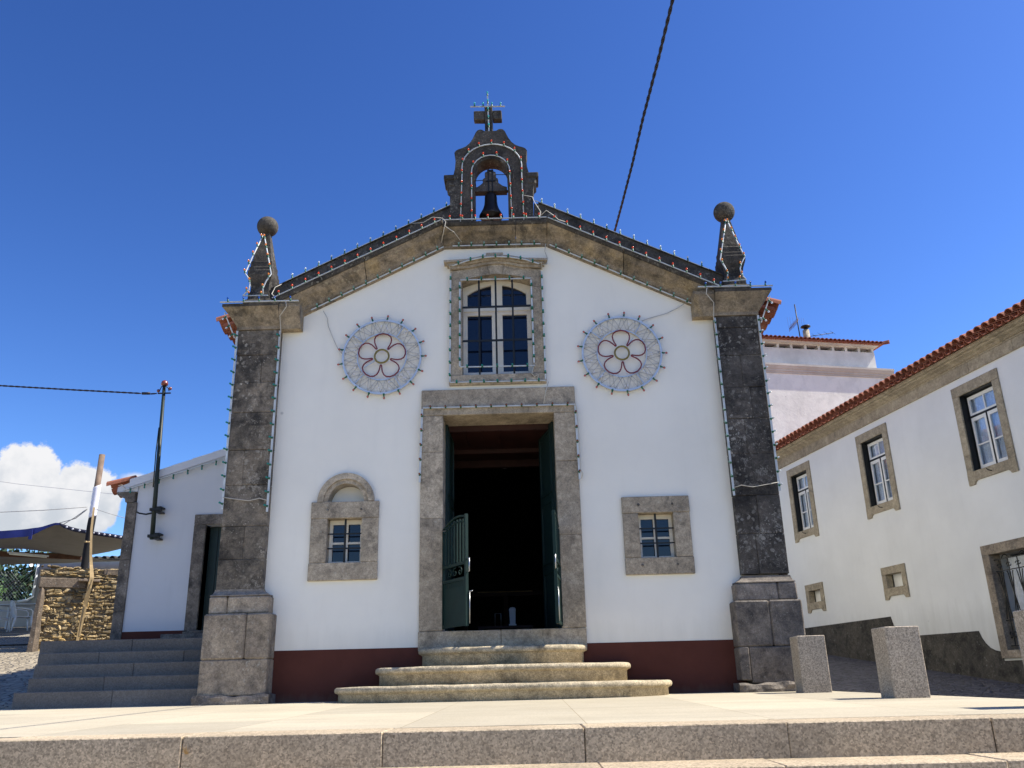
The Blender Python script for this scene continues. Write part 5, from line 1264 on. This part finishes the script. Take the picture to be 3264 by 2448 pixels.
for x in (-21.5, -19.5, -17.5, -15.6): mb = MB(); mb.tube([(x, 16.25, 3.1), (x, 16.25, 4.1)], .025, 8); mb.build('post', 'metal', FN)

def tree(name, label, c, rx, ry, rz, n, leaf, size, trunk_h, mat, seed):
    rnd = random.Random(seed); T_ = thing(name, label, 'tree' if trunk_h > .8 else 'shrub', (c[0], c[1], gz(c[0], c[1])))
    g = gz(c[0], c[1]); mb = MB()
    mb.tube([(c[0], c[1], g-.1), (c[0]+.05, c[1], lerp(g, c[2], .4)), (c[0]-.05, c[1]+.05, c[2]+rz*.3)], [.10*trunk_h**.5, .08*trunk_h**.5, .03], 8)
    for k in range(9):
        a = rnd.uniform(0, 2*pi); s0 = lerp(g, c[2], rnd.uniform(.35, .9))
        mb.tube([(c[0], c[1], s0), (c[0]+rx*.4*cos(a), c[1]+ry*.4*sin(a), s0+rz*.4), (c[0]+rx*.8*cos(a), c[1]+ry*.8*sin(a), s0+rz*.7)], [.04, .03, .012], 5)
    mb.build('trunk', 'bark', T_)
    mb = MB(); cl = []
    for k in range(34):
        u = Vector((rnd.gauss(0, 1), rnd.gauss(0, 1), rnd.gauss(0, 1))).normalized()*rnd.uniform(.35, 1.0); cl.append((c[0]+u.x*rx, c[1]+u.y*ry, c[2]+u.z*rz))
    for k in range(n):
        q = rnd.choice(cl); p = Vector(q)+Vector((rnd.gauss(0, 1)*rx, rnd.gauss(0, 1)*ry, rnd.gauss(0, 1)*rz))*.15
        d = Vector((rnd.gauss(0, 1), rnd.gauss(0, 1), rnd.gauss(0, .7))).normalized(); e = d.orthogonal().normalized(); e.rotate(Matrix.Rotation(rnd.uniform(0, 6.3), 3, d)); L = size*rnd.uniform(.6, 1.3)
        w = d.cross(e)*L*.32
        mb.add([p, p+e*L*.5+w, p+e*L, p+e*L*.5-w], [(0, 1, 2, 3)])
    mb.build('crown', mat, T_)
tree('garden_tree', 'dark leafy tree behind the fence at the left edge', (-19.2, 19.6, 4.0), 2.6, 1.6, 1.35, 5200, 'leaf', .17, 1.6, 'leaf', 11)
tree('garden_shrub', 'bright green leafy shrub in front of the dark tree', (-17.9, 17.3, 3.55), .55, .4, .40, 420, 'leaf2', .15, .5, 'leaf2', 5)

# white plastic chairs
def chair_parts(root):
    mb = MB(); mb.box(-.22, .22, -.21, .21, .40, .425, 0, .01); mb.prism([(-.21, .34), (.21, .34), (.21, .40), (-.21, .40)], -.215, -.20); mb.build('seat', 'plastic', root)
    mb = MB()
    n = 9
    for k in range(5):
        x0 = -.19+k*.078; mb.rings([[(x0, .20+.11*t, .43+.42*t-(.05*abs(k-2)/2)**1*t), (x0+.055, .20+.11*t, .43+.42*t-(.05*abs(k-2)/2)*t), (x0+.055, .225+.11*t, .43+.42*t-(.05*abs(k-2)/2)*t), (x0, .225+.11*t, .43+.42*t-(.05*abs(k-2)/2)*t)] for t in (0, .5, 1)])
    mb.tube([(-.235, .19, .45), (-.225, .27, .72), (-.17, .31, .82), (0, .33, .865), (.17, .31, .82), (.225, .27, .72), (.235, .19, .45)], .02, 6)
    mb.build('backrest', 'plastic', root)
    for s in (-1, 1):
        mb = MB(); mb.tube([(s*.235, .25, .66), (s*.27, .05, .645), (s*.275, -.16, .62), (s*.262, -.215, .56), (s*.255, -.22, .42)], .02, 6); mb.build('armrest', 'plastic', root)
        for y0, y1 in ((-.2, -.27), (.2, .27)):
            mb = MB(); mb.tube([(s*.235, y0, .44), (s*.25, lerp(y0, y1, .5), .22), (s*.27, y1, 0)], [.032, .026, .02], 6); mb.build('leg', 'plastic', root)
CHG = 'white plastic chairs under the canopy'
proto = thing('plastic_chair', 'white plastic armchair at the left picture edge, seen from the side', 'chair', (0, 0, 0), CHG); chair_parts(proto)
def place(x, y, rz, lab, first=False):
    if first: r = proto
    else:
        r = proto.copy(); COL.objects.link(r)
        for ch in list(proto.children): c = ch.copy(); COL.objects.link(c); c.parent = r
    r.location = (x, y, gz(x, y)+.03); r.rotation_euler.z = rz; r['label'] = lab
kids = list(proto.children)
for ch in kids: ch.matrix_parent_inverse = Matrix.Identity(4)
place(-14.55, 13.9, 2.3, 'white plastic armchair beside the rubble wall end')
place(-15.15, 13.7, 1.5, 'white plastic armchair left of the one beside the wall', True)
place(-15.85, 14.1, 3.6, 'white plastic armchair cut off by the left picture edge')
T_ = thing('plastic_table', 'pale plastic table behind the white armchairs', 'table', (-15.0, 14.9, gz(-15, 14.9)))
g = gz(-15, 14.9)+.03
mb = MB(); mb.box(-15.8, -14.3, 14.55, 15.25, g+.70, g+.73, 0, .01); mb.build('tabletop', 'plastic', T_)
for x in (-15.75, -14.4):
    for y in (14.6, 15.15): mb = MB(); mb.box(x, x+.05, y, y+.05, g, g+.699); mb.build('leg', 'plastic', T_)

# dry weed in a step joint
mb = MB(); rnd = random.Random(9)
for k in range(16):
    a = rnd.uniform(-1.2, 1.2); L = rnd.uniform(.03, .07); p = Vector((-1.66+rnd.uniform(-.01, .01), -6.507, -.20)); q = p+Vector((sin(a)*L*.6, -.02-rnd.uniform(0, .02), cos(a)*L)); mb.add([p+Vector((-.003, 0, 0)), p+Vector((.003, 0, 0)), q], [(0, 1, 2)])
tag(mb.build('dry_weed', 'strap'), 'small dry weed growing from a joint in the plaza step', 'weed')
